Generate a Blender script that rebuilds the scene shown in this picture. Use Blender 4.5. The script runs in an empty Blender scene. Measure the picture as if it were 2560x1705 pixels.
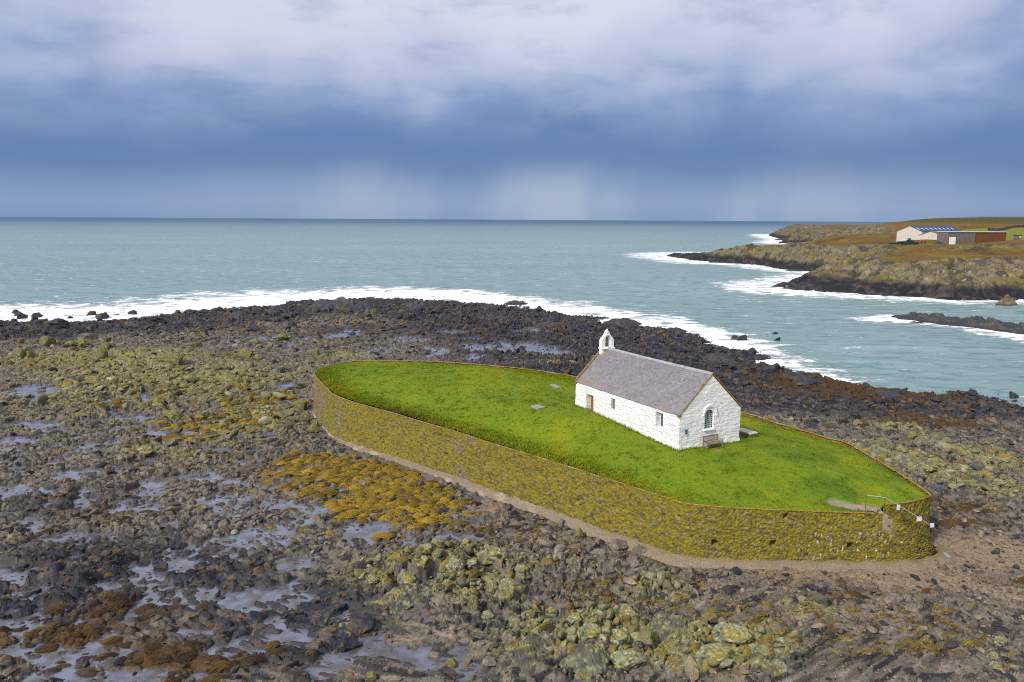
import bpy, bmesh, math, random
import numpy as np
from mathutils import Vector, Matrix, Euler

random.seed(7)
RS = np.random.RandomState(11)
SC = bpy.context.scene
COL = SC.collection
F32 = np.float32

# ------------------------------------------------------------------ camera
CAM_H, FPX = 24.8, 2000.0
PITCH, ROLL = math.atan(304.5 / FPX), 0.0057
cam = bpy.data.cameras.new("camera")
cam.sensor_width = 36.0
cam.lens = 36.0 * FPX / 2560.0
cam.clip_start, cam.clip_end = 0.5, 90000.0
camera = bpy.data.objects.new("camera", cam)
COL.objects.link(camera)
_f = Vector((0, math.cos(PITCH), -math.sin(PITCH)))
_u0 = Vector((0, math.sin(PITCH), math.cos(PITCH)))
_r0 = Vector((1, 0, 0))
_r = _r0 * math.cos(ROLL) - _u0 * math.sin(ROLL)
_r = _r0 * math.cos(ROLL) + _u0 * math.sin(ROLL)
_u = _f.cross(_r) * -1
_u = _r.cross(_f)
_m = Matrix((( _r.x, _u.x, -_f.x, 0), (_r.y, _u.y, -_f.y, 0), (_r.z, _u.z, -_f.z, CAM_H), (0, 0, 0, 1)))
camera.matrix_world = _m
SC.camera = camera

# ------------------------------------------------------------------ light
SC.view_settings.view_transform = 'Standard'
SC.view_settings.look = 'None'
SC.view_settings.exposure = 0.0
SC.view_settings.gamma = 1.0
SC.cycles.filter_width = 1.05
SC.cycles.use_denoising = False
SUN_EL, SUN_AZ = math.radians(38), math.radians(222)     # azimuth clockwise from +Y: behind the camera, left
sun = bpy.data.lights.new("sun", 'SUN')
sun.energy = 4.4
sun.angle = math.radians(9)
sun.color = (1.0, 0.955, 0.89)
sun_o = bpy.data.objects.new("sun", sun)
COL.objects.link(sun_o)
_sd = Vector((math.sin(SUN_AZ) * math.cos(SUN_EL), math.cos(SUN_AZ) * math.cos(SUN_EL), math.sin(SUN_EL)))
sun_o.rotation_euler = _sd.to_track_quat('Z', 'Y').to_euler()
sun_o.location = _sd * 200


class NT:
    """short-hand for building node trees"""
    def __init__(s, tree):
        s.t = tree; s.n = tree.nodes; s.l = tree.links

    def add(s, kind, **kw):
        nd = s.n.new(kind)
        for k, v in kw.items():
            setattr(nd, k, v)
        return nd

    def put(s, sock, v):
        if isinstance(v, bpy.types.NodeSocket):
            s.l.new(v, sock)
        else:
            sock.default_value = v

    def math(s, op, a, b=0.0, c=0.0, clamp=False):
        nd = s.add('ShaderNodeMath', operation=op, use_clamp=clamp)
        for i, v in enumerate((a, b, c)):
            s.put(nd.inputs[i], v)
        return nd.outputs[0]

    def mix(s, f, a, b, blend='MIX'):
        nd = s.add('ShaderNodeMix', data_type='RGBA', blend_type=blend)
        s.put(nd.inputs[0], f)
        s.put(nd.inputs[6], a if isinstance(a, bpy.types.NodeSocket) else (*a, 1))
        s.put(nd.inputs[7], b if isinstance(b, bpy.types.NodeSocket) else (*b, 1))
        return nd.outputs[2]

    def mapr(s, v, a, b, c=0.0, d=1.0, smooth=True):
        nd = s.add('ShaderNodeMapRange', interpolation_type='SMOOTHSTEP' if smooth else 'LINEAR')
        s.put(nd.inputs[0], v)
        for i, q in enumerate((a, b, c, d)):
            s.put(nd.inputs[i + 1], q)
        return nd.outputs[0]

    def mapping(s, vec, scale=(1, 1, 1), loc=(0, 0, 0), rot=(0, 0, 0)):
        nd = s.add('ShaderNodeMapping')
        s.l.new(vec, nd.inputs[0])
        nd.inputs['Location'].default_value = loc
        nd.inputs['Rotation'].default_value = rot
        nd.inputs['Scale'].default_value = scale
        return nd.outputs[0]

    def noise(s, vec, scale, detail=3.0, rough=0.55, dist=0.0):
        nd = s.add('ShaderNodeTexNoise')
        if vec is not None:
            s.l.new(vec, nd.inputs['Vector'])
        nd.inputs['Scale'].default_value = scale
        nd.inputs['Detail'].default_value = detail
        nd.inputs['Roughness'].default_value = rough
        nd.inputs['Distortion'].default_value = dist
        return nd.outputs[0]

    def ramp(s, v, stops, interp='LINEAR'):
        nd = s.add('ShaderNodeValToRGB')
        cr = nd.color_ramp
        cr.interpolation = interp
        while len(cr.elements) < len(stops):
            cr.elements.new(0.5)
        for e, (p, c) in zip(cr.elements, stops):
            e.position = p; e.color = (*c, 1)
        s.put(nd.inputs[0], v)
        return nd.outputs[0]


def build_world():
    w = bpy.data.worlds.new("World")
    SC.world = w
    w.use_nodes = True
    g = NT(w.node_tree)
    g.n.clear()
    out = g.add('ShaderNodeOutputWorld')
    sky = g.add('ShaderNodeTexSky', sky_type='NISHITA')
    sky.sun_disc = False
    sky.sun_elevation, sky.sun_rotation = SUN_EL, SUN_AZ
    b1 = g.add('ShaderNodeBackground'); b1.inputs[1].default_value = 0.10
    g.l.new(sky.outputs[0], b1.inputs[0])
    tc = g.add('ShaderNodeTexCoord').outputs['Generated']
    sep = g.add('ShaderNodeSeparateXYZ'); g.l.new(tc, sep.inputs[0])
    x, y, z = sep.outputs
    warp = g.noise(g.mapping(tc, (3.8, 3.8, 5.6)), 1.0, 6.0, 0.46, 0.6)
    big = g.noise(g.mapping(tc, (2.2, 2.2, 5.0), (3.1, 0.4, 1.7)), 1.0, 3.0, 0.5)
    wsoft = g.noise(g.mapping(tc, (9.0, 9.0, 26.0), (1.3, 0.2, 5.0)), 1.0, 5.0, 0.55, 0.2)
    amp = g.mapr(z, 0.03, 0.13, 0.02, 0.22)
    e = g.math('ADD', z, g.math('MULTIPLY', g.math('SUBTRACT', warp, 0.5), amp))
    e = g.math('ADD', e, g.math('MULTIPLY', g.math('SUBTRACT', big, 0.5), g.mapr(z, 0.05, 0.15, 0.0, 0.16)))
    e = g.math('SUBTRACT', e, g.math('MULTIPLY', x, g.mapr(z, 0.06, 0.2, 0.0, 0.045)))
    e = g.math('DIVIDE', e, 0.4, clamp=True)
    c = g.ramp(e, [(0.0, (.215, .320, .530)), (0.05, (.240, .345, .555)), (0.10, (.185, .300, .52)),
                   (0.155, (.128, .230, .440)), (0.21, (.128, .230, .450)), (0.28, (.170, .275, .495)),
                   (0.36, (.240, .345, .585)), (0.44, (.37, .455, .675)), (0.54, (.53, .58, .765)),
                   (0.68, (.66, .70, .84)), (1.0, (.78, .81, .90))])
    # paler rain curtain over the horizon, in the middle
    az = g.math('DIVIDE', x, g.math('MAXIMUM', y, 0.05))
    rain = g.math('MULTIPLY', g.mapr(az, -0.55, -0.05), g.mapr(az, 0.75, 0.12))
    rain = g.math('MULTIPLY', rain, g.math('MULTIPLY', g.mapr(z, 0.085, 0.03), g.mapr(y, 0.0, 0.3)))
    streak = g.noise(g.mapping(tc, (8.0, 8.0, 5.0)), 1.0, 3.0, 0.45)
    rain = g.math('MULTIPLY', rain, g.mapr(streak, 0.34, 0.66, 0.15, 1.0))
    c = g.mix(g.math('MULTIPLY', rain, 0.62), c, (.47, .545, .67))
    puff = g.math('MULTIPLY', g.mapr(wsoft, 0.42, 0.72), g.mapr(z, 0.06, 0.2))
    c = g.mix(g.math('MULTIPLY', puff, 0.30), c, (.72, .74, .86))
    dk = g.math('MULTIPLY', g.mapr(wsoft, 0.52, 0.28), g.mapr(z, 0.03, 0.13))
    c = g.mix(g.math('MULTIPLY', dk, 0.30), c, (.14, .23, .45))
    # bright thin overcast overhead and behind the camera
    up = g.math('MAXIMUM', g.mapr(z, 0.30, 0.62), g.mapr(y, 0.25, -0.55))
    c = g.mix(up, c, (.84, .855, .90))
    b2 = g.add('ShaderNodeBackground'); b2.inputs[1].default_value = 1.0
    g.l.new(c, b2.inputs[0])
    a = g.add('ShaderNodeMixShader')                         # the cloud deck hides most of the clear sky
    g.l.new(g.mapr(z, 0.25, 0.8, 0.97, 0.75), a.inputs[0])
    g.l.new(b1.outputs[0], a.inputs[1]); g.l.new(b2.outputs[0], a.inputs[2])
    g.l.new(a.outputs[0], out.inputs[0])


build_world()

# ------------------------------------------------------------------ helpers


def ray(px, py):
    u, v = px - 1280.0, py - 852.5
    c, s = math.cos(ROLL), math.sin(ROLL)
    U, V = c * u + s * v, -s * u + c * v
    cp, sp = math.cos(PITCH), math.sin(PITCH)
    return np.array([U / FPX, cp - V / FPX * sp, -sp - V / FPX * cp])


def at(px, py, z=1.4):
    """the place on level ground of height z seen at that spot of the photograph"""
    d = ray(px, py)
    t = (z - CAM_H) / d[2]
    return np.array([d[0] * t, d[1] * t, z])


def at_y(px, py, y):
    d = ray(px, py); t = y / d[1]
    return np.array([d[0] * t, y, CAM_H + d[2] * t])


def h2(ix, iy, s):
    h = ix.astype(np.int32).view(np.uint32) * np.uint32(374761393) + iy.astype(np.int32).view(np.uint32) * np.uint32(668265263)
    h = h + np.uint32((s * 2246822519 + 97) & 0xffffffff)
    h = (h ^ (h >> np.uint32(13))) * np.uint32(1274126177)
    h = (h ^ (h >> np.uint32(15))) * np.uint32(2246822519)
    return h ^ (h >> np.uint32(16))


_GA = np.arange(16) * (2 * np.pi / 16) + 0.2
_GX, _GY = np.cos(_GA).astype(F32), np.sin(_GA).astype(F32)


def perlin(x, y, seed=0):
    x = np.asarray(x, F32); y = np.asarray(y, F32)
    xi, yi = np.floor(x), np.floor(y)
    fx, fy = x - xi, y - yi
    ix, iy = xi.astype(np.int32), yi.astype(np.int32)
    u = fx * fx * fx * (fx * (fx * 6 - 15) + 10)
    v = fy * fy * fy * (fy * (fy * 6 - 15) + 10)

    def gr(a, b):
        h = h2(ix + a, iy + b, seed) & np.uint32(15)
        return _GX[h] * (fx - a) + _GY[h] * (fy - b)
    n0 = gr(0, 0); n0 = n0 + u * (gr(1, 0) - n0)
    n1 = gr(0, 1); n1 = n1 + u * (gr(1, 1) - n1)
    return (n0 + v * (n1 - n0)) * 1.5


def fbm(x, y, seed=0, octs=4, gain=0.5, ridged=False):
    a, s, tot = 1.0, 0.0, 0.0
    for o in range(octs):
        n = perlin(x * 2.03 ** o, y * 2.03 ** o, seed + o * 17)
        if ridged:
            n = 1 - 2 * np.abs(n)
        s = s + a * n; tot += a; a *= gain
    return s / tot


def worley(x, y, seed=0, jit=0.9):
    x = np.asarray(x, F32); y = np.asarray(y, F32)
    xi, yi = np.floor(x).astype(np.int32), np.floor(y).astype(np.int32)
    f1 = np.full(x.shape, 9, F32); f2 = np.full(x.shape, 9, F32)
    cid = np.zeros(x.shape, np.uint32)
    for a in (-1, 0, 1):
        for b in (-1, 0, 1):
            h = h2(xi + a, yi + b, seed)
            cx = xi + a + 0.5 + ((h & np.uint32(1023)).astype(F32) / 1023 - 0.5) * jit
            cy = yi + b + 0.5 + (((h >> np.uint32(10)) & np.uint32(1023)).astype(F32) / 1023 - 0.5) * jit
            d = np.hypot(x - cx, y - cy)
            m = d < f1
            f2 = np.where(m, f1, np.minimum(f2, d))
            cid = np.where(m, h, cid)
            f1 = np.where(m, d, f1)
    return f1, f2, cid


def rnd(cid, k=0):
    h = h2((cid & np.uint32(0xffffff)).astype(np.int32), np.full(cid.shape, k, np.int32), 5)
    return (h & np.uint32(0xffff)).astype(F32) / 65535


def n3(P, s, seed=0):
    x, y, z = P.T * s
    return (perlin(x + 7.1, y + z * 0.31, seed) + perlin(y - 3.3, z + x * 0.27, seed + 1) + perlin(z + 1.7, x + y * 0.29, seed + 2)) * 0.62


def sm(a, b, x):
    t = np.clip((np.asarray(x) - a) / (b - a), 0, 1)
    return t * t * (3 - 2 * t)


def lerp(a, b, t):
    return a + (b - a) * t


def cmix(c, d, w):
    return c + (np.asarray(d, F32) - c) * w[..., None]


def seg_dist(X, Y, pts, closed=False):
    best = np.full(X.shape, 1e9, F32)
    n = len(pts)
    for i in range(n if closed else n - 1):
        ax, ay = pts[i][:2]; bx, by = pts[(i + 1) % n][:2]
        dx, dy = bx - ax, by - ay
        t = np.clip(((X - ax) * dx + (Y - ay) * dy) / (dx * dx + dy * dy + 1e-9), 0, 1)
        best = np.minimum(best, np.hypot(X - ax - t * dx, Y - ay - t * dy))
    return best


def inside(X, Y, pts):
    r = np.zeros(X.shape, bool)
    n = len(pts)
    for i in range(n):
        ax, ay = pts[i][:2]; bx, by = pts[(i + 1) % n][:2]
        if ay == by:
            continue
        c = (ay > Y) != (by > Y)
        r ^= c & (X < (bx - ax) * (Y - ay) / (by - ay) + ax)
    return r


def smooth_path(pts, step):
    """Catmull-Rom through pts, resampled evenly"""
    P = np.array(pts, float)
    out = []
    for i in range(len(P) - 1):
        p0, p1, p2, p3 = P[max(i - 1, 0)], P[i], P[i + 1], P[min(i + 2, len(P) - 1)]
        for t in np.linspace(0, 1, 24, endpoint=False):
            out.append(0.5 * (2 * p1 + (p2 - p0) * t + (2 * p0 - 5 * p1 + 4 * p2 - p3) * t * t + (3 * p1 - p0 - 3 * p2 + p3) * t ** 3))
    out.append(P[-1])
    out = np.array(out)
    s = np.concatenate([[0], np.cumsum(np.linalg.norm(np.diff(out[:, :2], axis=0), axis=1))])
    u = np.linspace(0, s[-1], max(2, int(s[-1] / step)))
    return np.stack([np.interp(u, s, out[:, k]) for k in range(out.shape[1])], 1), u


def tag(o, label=None, cat=None, group=None, kind=None):
    for k, v in (('label', label), ('category', cat), ('group', group), ('kind', kind)):
        if v:
            o[k] = v
    return o


def empty(name, loc, rz=0.0):
    o = bpy.data.objects.new(name, None)
    COL.objects.link(o)
    o.location = loc
    o.rotation_euler = (0, 0, rz)
    o.empty_display_size = 0.3
    return o


def npmesh(name, V, F, mat, parent=None, smooth=True, attrs=None, link=True):
    V = np.ascontiguousarray(V, F32); F = np.ascontiguousarray(F, np.int32)
    me = bpy.data.meshes.new(name)
    n, k = F.shape
    me.vertices.add(len(V)); me.vertices.foreach_set('co', V.ravel())
    me.loops.add(n * k); me.loops.foreach_set('vertex_index', F.ravel())
    me.polygons.add(n)
    me.polygons.foreach_set('loop_start', np.arange(0, n * k, k, dtype=np.int32))
    me.polygons.foreach_set('loop_total', np.full(n, k, np.int32))
    me.polygons.foreach_set('use_smooth', np.full(n, bool(smooth)))
    me.update(calc_edges=True)
    for an, av in (attrs or {}).items():
        av = np.ascontiguousarray(av, F32)
        if av.ndim == 2:
            a = me.attributes.new(an, 'FLOAT_COLOR', 'POINT')
            if av.shape[1] == 3:
                av = np.concatenate([av, np.ones((len(av), 1), F32)], 1)
            a.data.foreach_set('color', av.ravel())
        else:
            a = me.attributes.new(an, 'FLOAT', 'POINT')
            a.data.foreach_set('value', av)
    if mat:
        me.materials.append(mat)
    o = bpy.data.objects.new(name, me)
    if link:
        COL.objects.link(o)
    if parent:
        o.parent = parent
    return o


def grid_faces(nr, nc):
    i = np.arange(nr * nc, dtype=np.int32).reshape(nr, nc)
    return np.stack([i[:-1, :-1], i[:-1, 1:], i[1:, 1:], i[1:, :-1]], -1).reshape(-1, 4)


class Field:
    """height field on a fan of rows that widen with distance"""
    def __init__(s, y0, y1, k, ncol, xl, xr):
        s.y0, s.k, s.nc = y0, k, ncol
        s.nr = int(math.log(y1 / y0) / k) + 1
        ys = y0 * np.exp(k * np.arange(s.nr))
        s.xl, s.xr = xl, xr
        t = np.linspace(0, 1, ncol)
        s.Y = np.repeat(ys[:, None], ncol, 1).astype(F32)
        L = xl[0] * ys + xl[1]; R = xr[0] * ys + xr[1]
        s.X = (L[:, None] + (R - L)[:, None] * t[None]).astype(F32)
        s.Z = None

    def sample(s, x, y, arr=None):
        arr = s.Z if arr is None else arr
        x = np.asarray(x, float); y = np.asarray(y, float)
        r = np.clip(np.log(np.maximum(y, s.y0) / s.y0) / s.k, 0, s.nr - 1.001)
        L = s.xl[0] * y + s.xl[1]; R = s.xr[0] * y + s.xr[1]
        c = np.clip((x - L) / (R - L) * (s.nc - 1), 0, s.nc - 1.001)
        i, j = r.astype(int), c.astype(int)
        a, b = r - i, c - j
        if arr.ndim == 3:
            a, b = a[..., None], b[..., None]
        return (arr[i, j] * (1 - a) * (1 - b) + arr[i, j + 1] * (1 - a) * b + arr[i + 1, j] * a * (1 - b) + arr[i + 1, j + 1] * a * b)


class MB:
    """collects simple solids into one mesh"""
    def __init__(s):
        s.v, s.f = [], []

    def add(s, vs, fs):
        n = len(s.v)
        s.v += [tuple(p) for p in vs]
        s.f += [tuple(i + n for i in q) for q in fs]
        return s

    def box(s, c, d, rot=None):
        vs = []
        for k in range(8):
            p = Vector(((k & 1) - .5, ((k >> 1) & 1) - .5, ((k >> 2) & 1) - .5))
            p = Vector((p.x * d[0], p.y * d[1], p.z * d[2]))
            if rot:
                p = Euler(rot).to_matrix() @ p
            vs.append(p + Vector(c))
        return s.add(vs, [(0, 2, 3, 1), (4, 5, 7, 6), (0, 1, 5, 4), (2, 6, 7, 3), (0, 4, 6, 2), (1, 3, 7, 5)])

    def bar(s, a, b, r, n=8):
        a, b = Vector(a), Vector(b)
        q = (b - a).to_track_quat('Z', 'Y').to_matrix()
        vs = [p + q @ Vector((r * math.cos(t), r * math.sin(t), 0)) for p in (a, b) for t in [2 * math.pi * i / n for i in range(n)]]
        fs = [(i, (i + 1) % n, n + (i + 1) % n, n + i) for i in range(n)] + [tuple(range(n))[::-1], tuple(range(n, 2 * n))]
        return s.add(vs, fs)

    def prism(s, poly, p0, p1, axis='y'):
        """2-D outline pushed from p0 to p1 along an axis"""
        def mk(a, b, t):
            return (a, t, b) if axis == 'y' else (t, a, b) if axis == 'x' else (a, b, t)
        n = len(poly)
        vs = [mk(a, b, p0) for a, b in poly] + [mk(a, b, p1) for a, b in poly]
        fs = [(i, (i + 1) % n, n + (i + 1) % n, n + i) for i in range(n)] + [tuple(range(n))[::-1], tuple(range(n, 2 * n))]
        return s.add(vs, fs)

    def build(s, name, mat, parent=None, bevel=0.0, link=True, smooth=False):
        me = bpy.data.meshes.new(name)
        bm = bmesh.new()
        vv = [bm.verts.new(p) for p in s.v]
        for q in s.f:
            try:
                bm.faces.new([vv[i] for i in q])
            except ValueError:
                pass
        bmesh.ops.recalc_face_normals(bm, faces=bm.faces)
        if bevel:
            bmesh.ops.bevel(bm, geom=list(bm.edges), offset=bevel, segments=1, affect='EDGES')
        bm.to_mesh(me); bm.free()
        if smooth:
            me.polygons.foreach_set('use_smooth', [True] * len(me.polygons))
        if mat:
            me.materials.append(mat)
        o = bpy.data.objects.new(name, me)
        if link:
            COL.objects.link(o)
        if parent:
            o.parent = parent
        return o


def carve(obj, cutters):
    """boolean difference; returns nothing, replaces obj's mesh"""
    for c in cutters:
        m = obj.modifiers.new("cut", 'BOOLEAN')
        m.operation = 'DIFFERENCE'; m.object = c; m.solver = 'EXACT'
    bpy.context.view_layer.update()
    dg = bpy.context.evaluated_depsgraph_get()
    me = bpy.data.meshes.new_from_object(obj.evaluated_get(dg), depsgraph=dg)
    obj.modifiers.clear()
    old = obj.data
    me.name = old.name + "_cut"
    obj.data = me
    bpy.data.meshes.remove(old)
    for c in cutters:
        bpy.data.objects.remove(c, do_unlink=True)


def arch(x0, x1, z0, zs, za, n=7):
    """pointed-arch outline, anticlockwise from lower left"""
    c = (x0 + x1) / 2; w = (x1 - x0) / 2
    pts = [(x0, z0), (x1, z0)]
    for i in range(n + 1):
        t = i / n
        pts.append((c + w * math.cos(t * math.pi / 2) ** 0.8, zs + (za - zs) * math.sin(t * math.pi / 2) ** 1.15))
    for i in range(n - 1, -1, -1):
        t = i / n
        pts.append((c - w * math.cos(t * math.pi / 2) ** 0.8, zs + (za - zs) * math.sin(t * math.pi / 2) ** 1.15))
    return pts


# ------------------------------------------------------------------ materials


def mat(name):
    m = bpy.data.materials.new(name)
    m.use_nodes = True
    g = NT(m.node_tree)
    return m, g, g.n['Principled BSDF']


def setp(g, b, **kw):
    for k, v in kw.items():
        g.put(b.inputs[k.replace('_', ' ')], v)


def bump(g, b, h, dist, strength=1.0):
    nd = g.add('ShaderNodeBump')
    nd.inputs['Distance'].default_value = dist
    nd.inputs['Strength'].default_value = strength
    g.l.new(h, nd.inputs['Height'])
    g.l.new(nd.outputs[0], b.inputs['Normal'])


def plain(name, col, rough=0.7, var=0.25, scale=6.0, metal=0.0):
    m, g, b = mat(name)
    tc = g.add('ShaderNodeTexCoord').outputs['Object']
    n = g.noise(tc, scale, 4, 0.6)
    f = g.mapr(n, 0.3, 0.7, 1 - var, 1 + var, False)
    c = g.mix(1.0, col, f, 'MULTIPLY')
    nd = g.add('ShaderNodeVectorMath', operation='SCALE')
    nd.inputs[0].default_value = col
    g.l.new(f, nd.inputs['Scale'])
    g.l.new(nd.outputs[0], b.inputs['Base Color'])
    b.inputs['Roughness'].default_value = rough
    b.inputs['Metallic'].default_value = metal
    return m


def attr_mat(name, attr='Col', scale=14.0, var=0.35, bd=0.03, spec=0.4, wet=False):
    """vertex colour times fine noise, with a bump"""
    m, g, b = mat(name)
    pos = g.add('ShaderNodeNewGeometry').outputs['Position']
    at_ = g.add('ShaderNodeAttribute', attribute_name=attr)
    n = g.noise(pos, scale, 5, 0.65)
    f = g.mapr(n, 0.28, 0.72, 1 - var, 1 + var, False)
    nd = g.add('ShaderNodeVectorMath', operation='SCALE')
    g.l.new(at_.outputs['Color'], nd.inputs[0]); g.l.new(f, nd.inputs['Scale'])
    g.l.new(nd.outputs[0], b.inputs['Base Color'])
    if wet:
        wt = g.add('ShaderNodeAttribute', attribute_name='wet').outputs['Fac']
        g.l.new(g.mapr(wt, 0, 1, 0.9, 0.42, False), b.inputs['Roughness'])
    else:
        b.inputs['Roughness'].default_value = 0.85
    b.inputs['Specular IOR Level'].default_value = spec
    bump(g, b, n, bd)
    return m


M_SHORE = attr_mat("foreshore rock", scale=9.0, var=0.5, bd=0.06, spec=0.22, wet=True)
M_STONE = attr_mat("loose stone", scale=9.0, var=0.5, bd=0.05, spec=0.22, wet=True)
M_WALLSTONE = attr_mat("lichened rubble masonry", scale=9.0, var=0.45, bd=0.03)
M_WEED = attr_mat("rockweed", scale=16.0, var=0.35, bd=0.02, spec=0.5)
M_GRASS = attr_mat("grass blades", scale=3.0, var=0.2, bd=0.0, spec=0.25)
M_HEAD = attr_mat("headland turf and rock", scale=0.9, var=0.35, bd=0.25, spec=0.2)
M_FAR = attr_mat("sea rock", scale=2.2, var=0.4, bd=0.12, wet=True)
M_PINK = plain("footing concrete", (.34, .285, .225), 0.9, 0.28, 1.6)
M_OAK = plain("weathered bench oak", (.17, .145, .085), 0.85, 0.35, 9.0)
M_DOOR = plain("varnished door wood", (.30, .065, .012), 0.5, 0.25, 7.0)
M_LEAD = plain("window leadwork", (.55, .57, .56), 0.6, 0.1)
M_GLASS = plain("dark window glass", (.035, .06, .07), 0.12, 0.2, 3.0)
M_FRAME = plain("grey window louvre", (.16, .175, .20), 0.55, 0.15)
M_GRAVE = plain("grave slab stone", (.235, .225, .225), 0.8, 0.25, 5.0)
M_STEEL = plain("galvanised rail steel", (.45, .45, .42), 0.45, 0.15, 8.0, 0.3)
M_RUSTPOST = plain("rusted post steel", (.09, .05, .025), 0.7, 0.3, 10.0)
M_WHITE = plain("white notice enamel", (.52, .54, .58), 0.5, 0.04, 8.0)
M_BLUE = plain("blue plaque enamel", (.03, .10, .26), 0.5, 0.1)
M_BROWN = plain("red brown plaque enamel", (.20, .045, .02), 0.5, 0.1)
M_RIDGE = plain("ridge tile clay", (.27, .27, .30), 0.8, 0.25, 3.0)
M_COPING = plain("stained verge stone", (.155, .105, .04), 0.85, 0.45, 4.0)
M_MORTAR = plain("ochre lichen on verge mortar", (.20, .125, .012), 0.9, 0.6, 3.0)
M_STEP = plain("worn stair stone", (.25, .20, .15), 0.85, 0.35, 4.0)


def limewash():
    m, g, b = mat("limewashed rubble")
    tc = g.add('ShaderNodeTexCoord').outputs['Object']
    sep = g.add('ShaderNodeSeparateXYZ'); g.l.new(tc, sep.inputs[0])
    st = g.noise(g.mapping(tc, (1.7, 1.7, 5.0)), 1.0, 4, 0.55, 0.5)
    crack = g.add('ShaderNodeTexVoronoi', feature='DISTANCE_TO_EDGE')
    g.l.new(g.mapping(tc, (2.4, 2.4, 4.4)), crack.inputs['Vector'])
    crack.inputs['Randomness'].default_value = 0.95
    cr = g.mapr(crack.outputs[0], 0.0, 0.045, 1.0, 0.0)
    patch = g.noise(g.mapping(tc, (0.9, 0.9, 0.7), (3, 1, 2)), 1.0, 4, 0.6)
    # the long side has lost more of its wash than the gable
    side = g.mapr(sep.outputs['X'], 0.12, 0.0, 0.30, 1.0)
    chip = g.math('MULTIPLY', g.math('MULTIPLY', cr, g.mapr(patch, 0.47, 0.66)), side)
    speck = g.math('MULTIPLY', g.mapr(g.noise(tc, 9.0, 3, 0.7), 0.64, 0.74), g.mapr(patch, 0.5, 0.62))
    chip = g.math('MAXIMUM', chip, g.math('MULTIPLY', speck, g.math('MULTIPLY', side, 0.8)))
    # bare quoin edge at the near corner
    cx = g.math('MULTIPLY', g.mapr(sep.outputs['X'], 0.10, 0.04), g.mapr(sep.outputs['Y'], 0.12, 0.05))
    cn = g.mapr(g.noise(g.mapping(tc, (1, 1, 7.0)), 1.0, 2, 0.6), 0.50, 0.62)
    chip = g.math('MAXIMUM', chip, g.math('MULTIPLY', g.math('MULTIPLY', cx, cn), g.mapr(sep.outputs['Z'], 2.2, 1.2, 0.4, 1.0)))
    low = g.mapr(sep.outputs['Z'], 0.9, -0.1)
    tone = g.mapr(st, 0.3, 0.7, 0.66, 0.82, False)
    v = g.add('ShaderNodeCombineXYZ')
    g.l.new(tone, v.inputs[0]); g.l.new(tone, v.inputs[1]); g.l.new(g.math('MULTIPLY', tone, 1.015), v.inputs[2])
    c = g.mix(g.math('MULTIPLY', low, g.mapr(patch, 0.45, 0.7, 0.0, 0.25)), v.outputs[0], (.50, .46, .36))
    c = g.mix(g.math('MULTIPLY', chip, 0.72), c, (.21, .16, .11))
    setp(g, b, Base_Color=c, Roughness=0.92)
    b.inputs['Specular IOR Level'].default_value = 0.2
    hh = g.math('SUBTRACT', g.math('MULTIPLY', st, 1.0), g.math('MULTIPLY', g.mapr(crack.outputs[0], 0.0, 0.10, 1.0, 0.0), 0.05))
    bump(g, b, hh, 0.15)
    return m


M_LIME = limewash()


def slate():
    m, g, b = mat("purple slate")
    tc = g.add('ShaderNodeTexCoord').outputs['Object']
    at_ = g.add('ShaderNodeAttribute', attribute_name='Col').outputs['Color']
    n = g.noise(tc, 5.0, 4, 0.6)
    c = g.mix(g.mapr(n, 0.3, 0.75, 0.0, 0.35), at_, (.205, .19, .225))
    l1 = g.noise(g.mapping(tc, (1, 1, 1), (2.3, 4.1, 0.7)), 2.3, 5, 0.62)
    sep = g.add('ShaderNodeSeparateXYZ'); g.l.new(tc, sep.inputs[0])
    west = g.mapr(sep.outputs['Y'], 10.5, 14.5, 0.0, 0.045)
    eave = g.mapr(sep.outputs['Z'], 4.2, 2.8, 0.0, 0.035)
    thr = g.math('ADD', l1, g.math('ADD', west, eave))
    lm = g.mapr(thr, 0.615, 0.665)
    oc = g.mix(g.noise(tc, 14.0, 3, 0.6), (.28, .155, .006), (.23, .17, .06))
    c = g.mix(g.math('MULTIPLY', lm, 0.85), c, oc)
    setp(g, b, Base_Color=c, Roughness=0.62)
    bump(g, b, n, 0.02)
    return m


M_SLATE = slate()


def pool_water():
    m, g, b = mat("tide pool water")
    pos = g.add('ShaderNodeNewGeometry').outputs['Position']
    n = g.noise(g.mapping(pos, (1.0, 2.2, 1.0)), 2.6, 4, 0.6)
    n2 = g.noise(pos, 0.8, 5, 0.62)
    c = g.mix(g.mapr(n2, 0.36, 0.66), (.135, .152, .215), (.062, .057, .060))  # blue-grey sky reflection put into the base colour, broken by dark bottom patches
    setp(g, b, Base_Color=c, Roughness=0.05, IOR=1.33)
    b.inputs['Specular IOR Level'].default_value = 0.9
    bump(g, b, n, 0.012)
    return m


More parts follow.
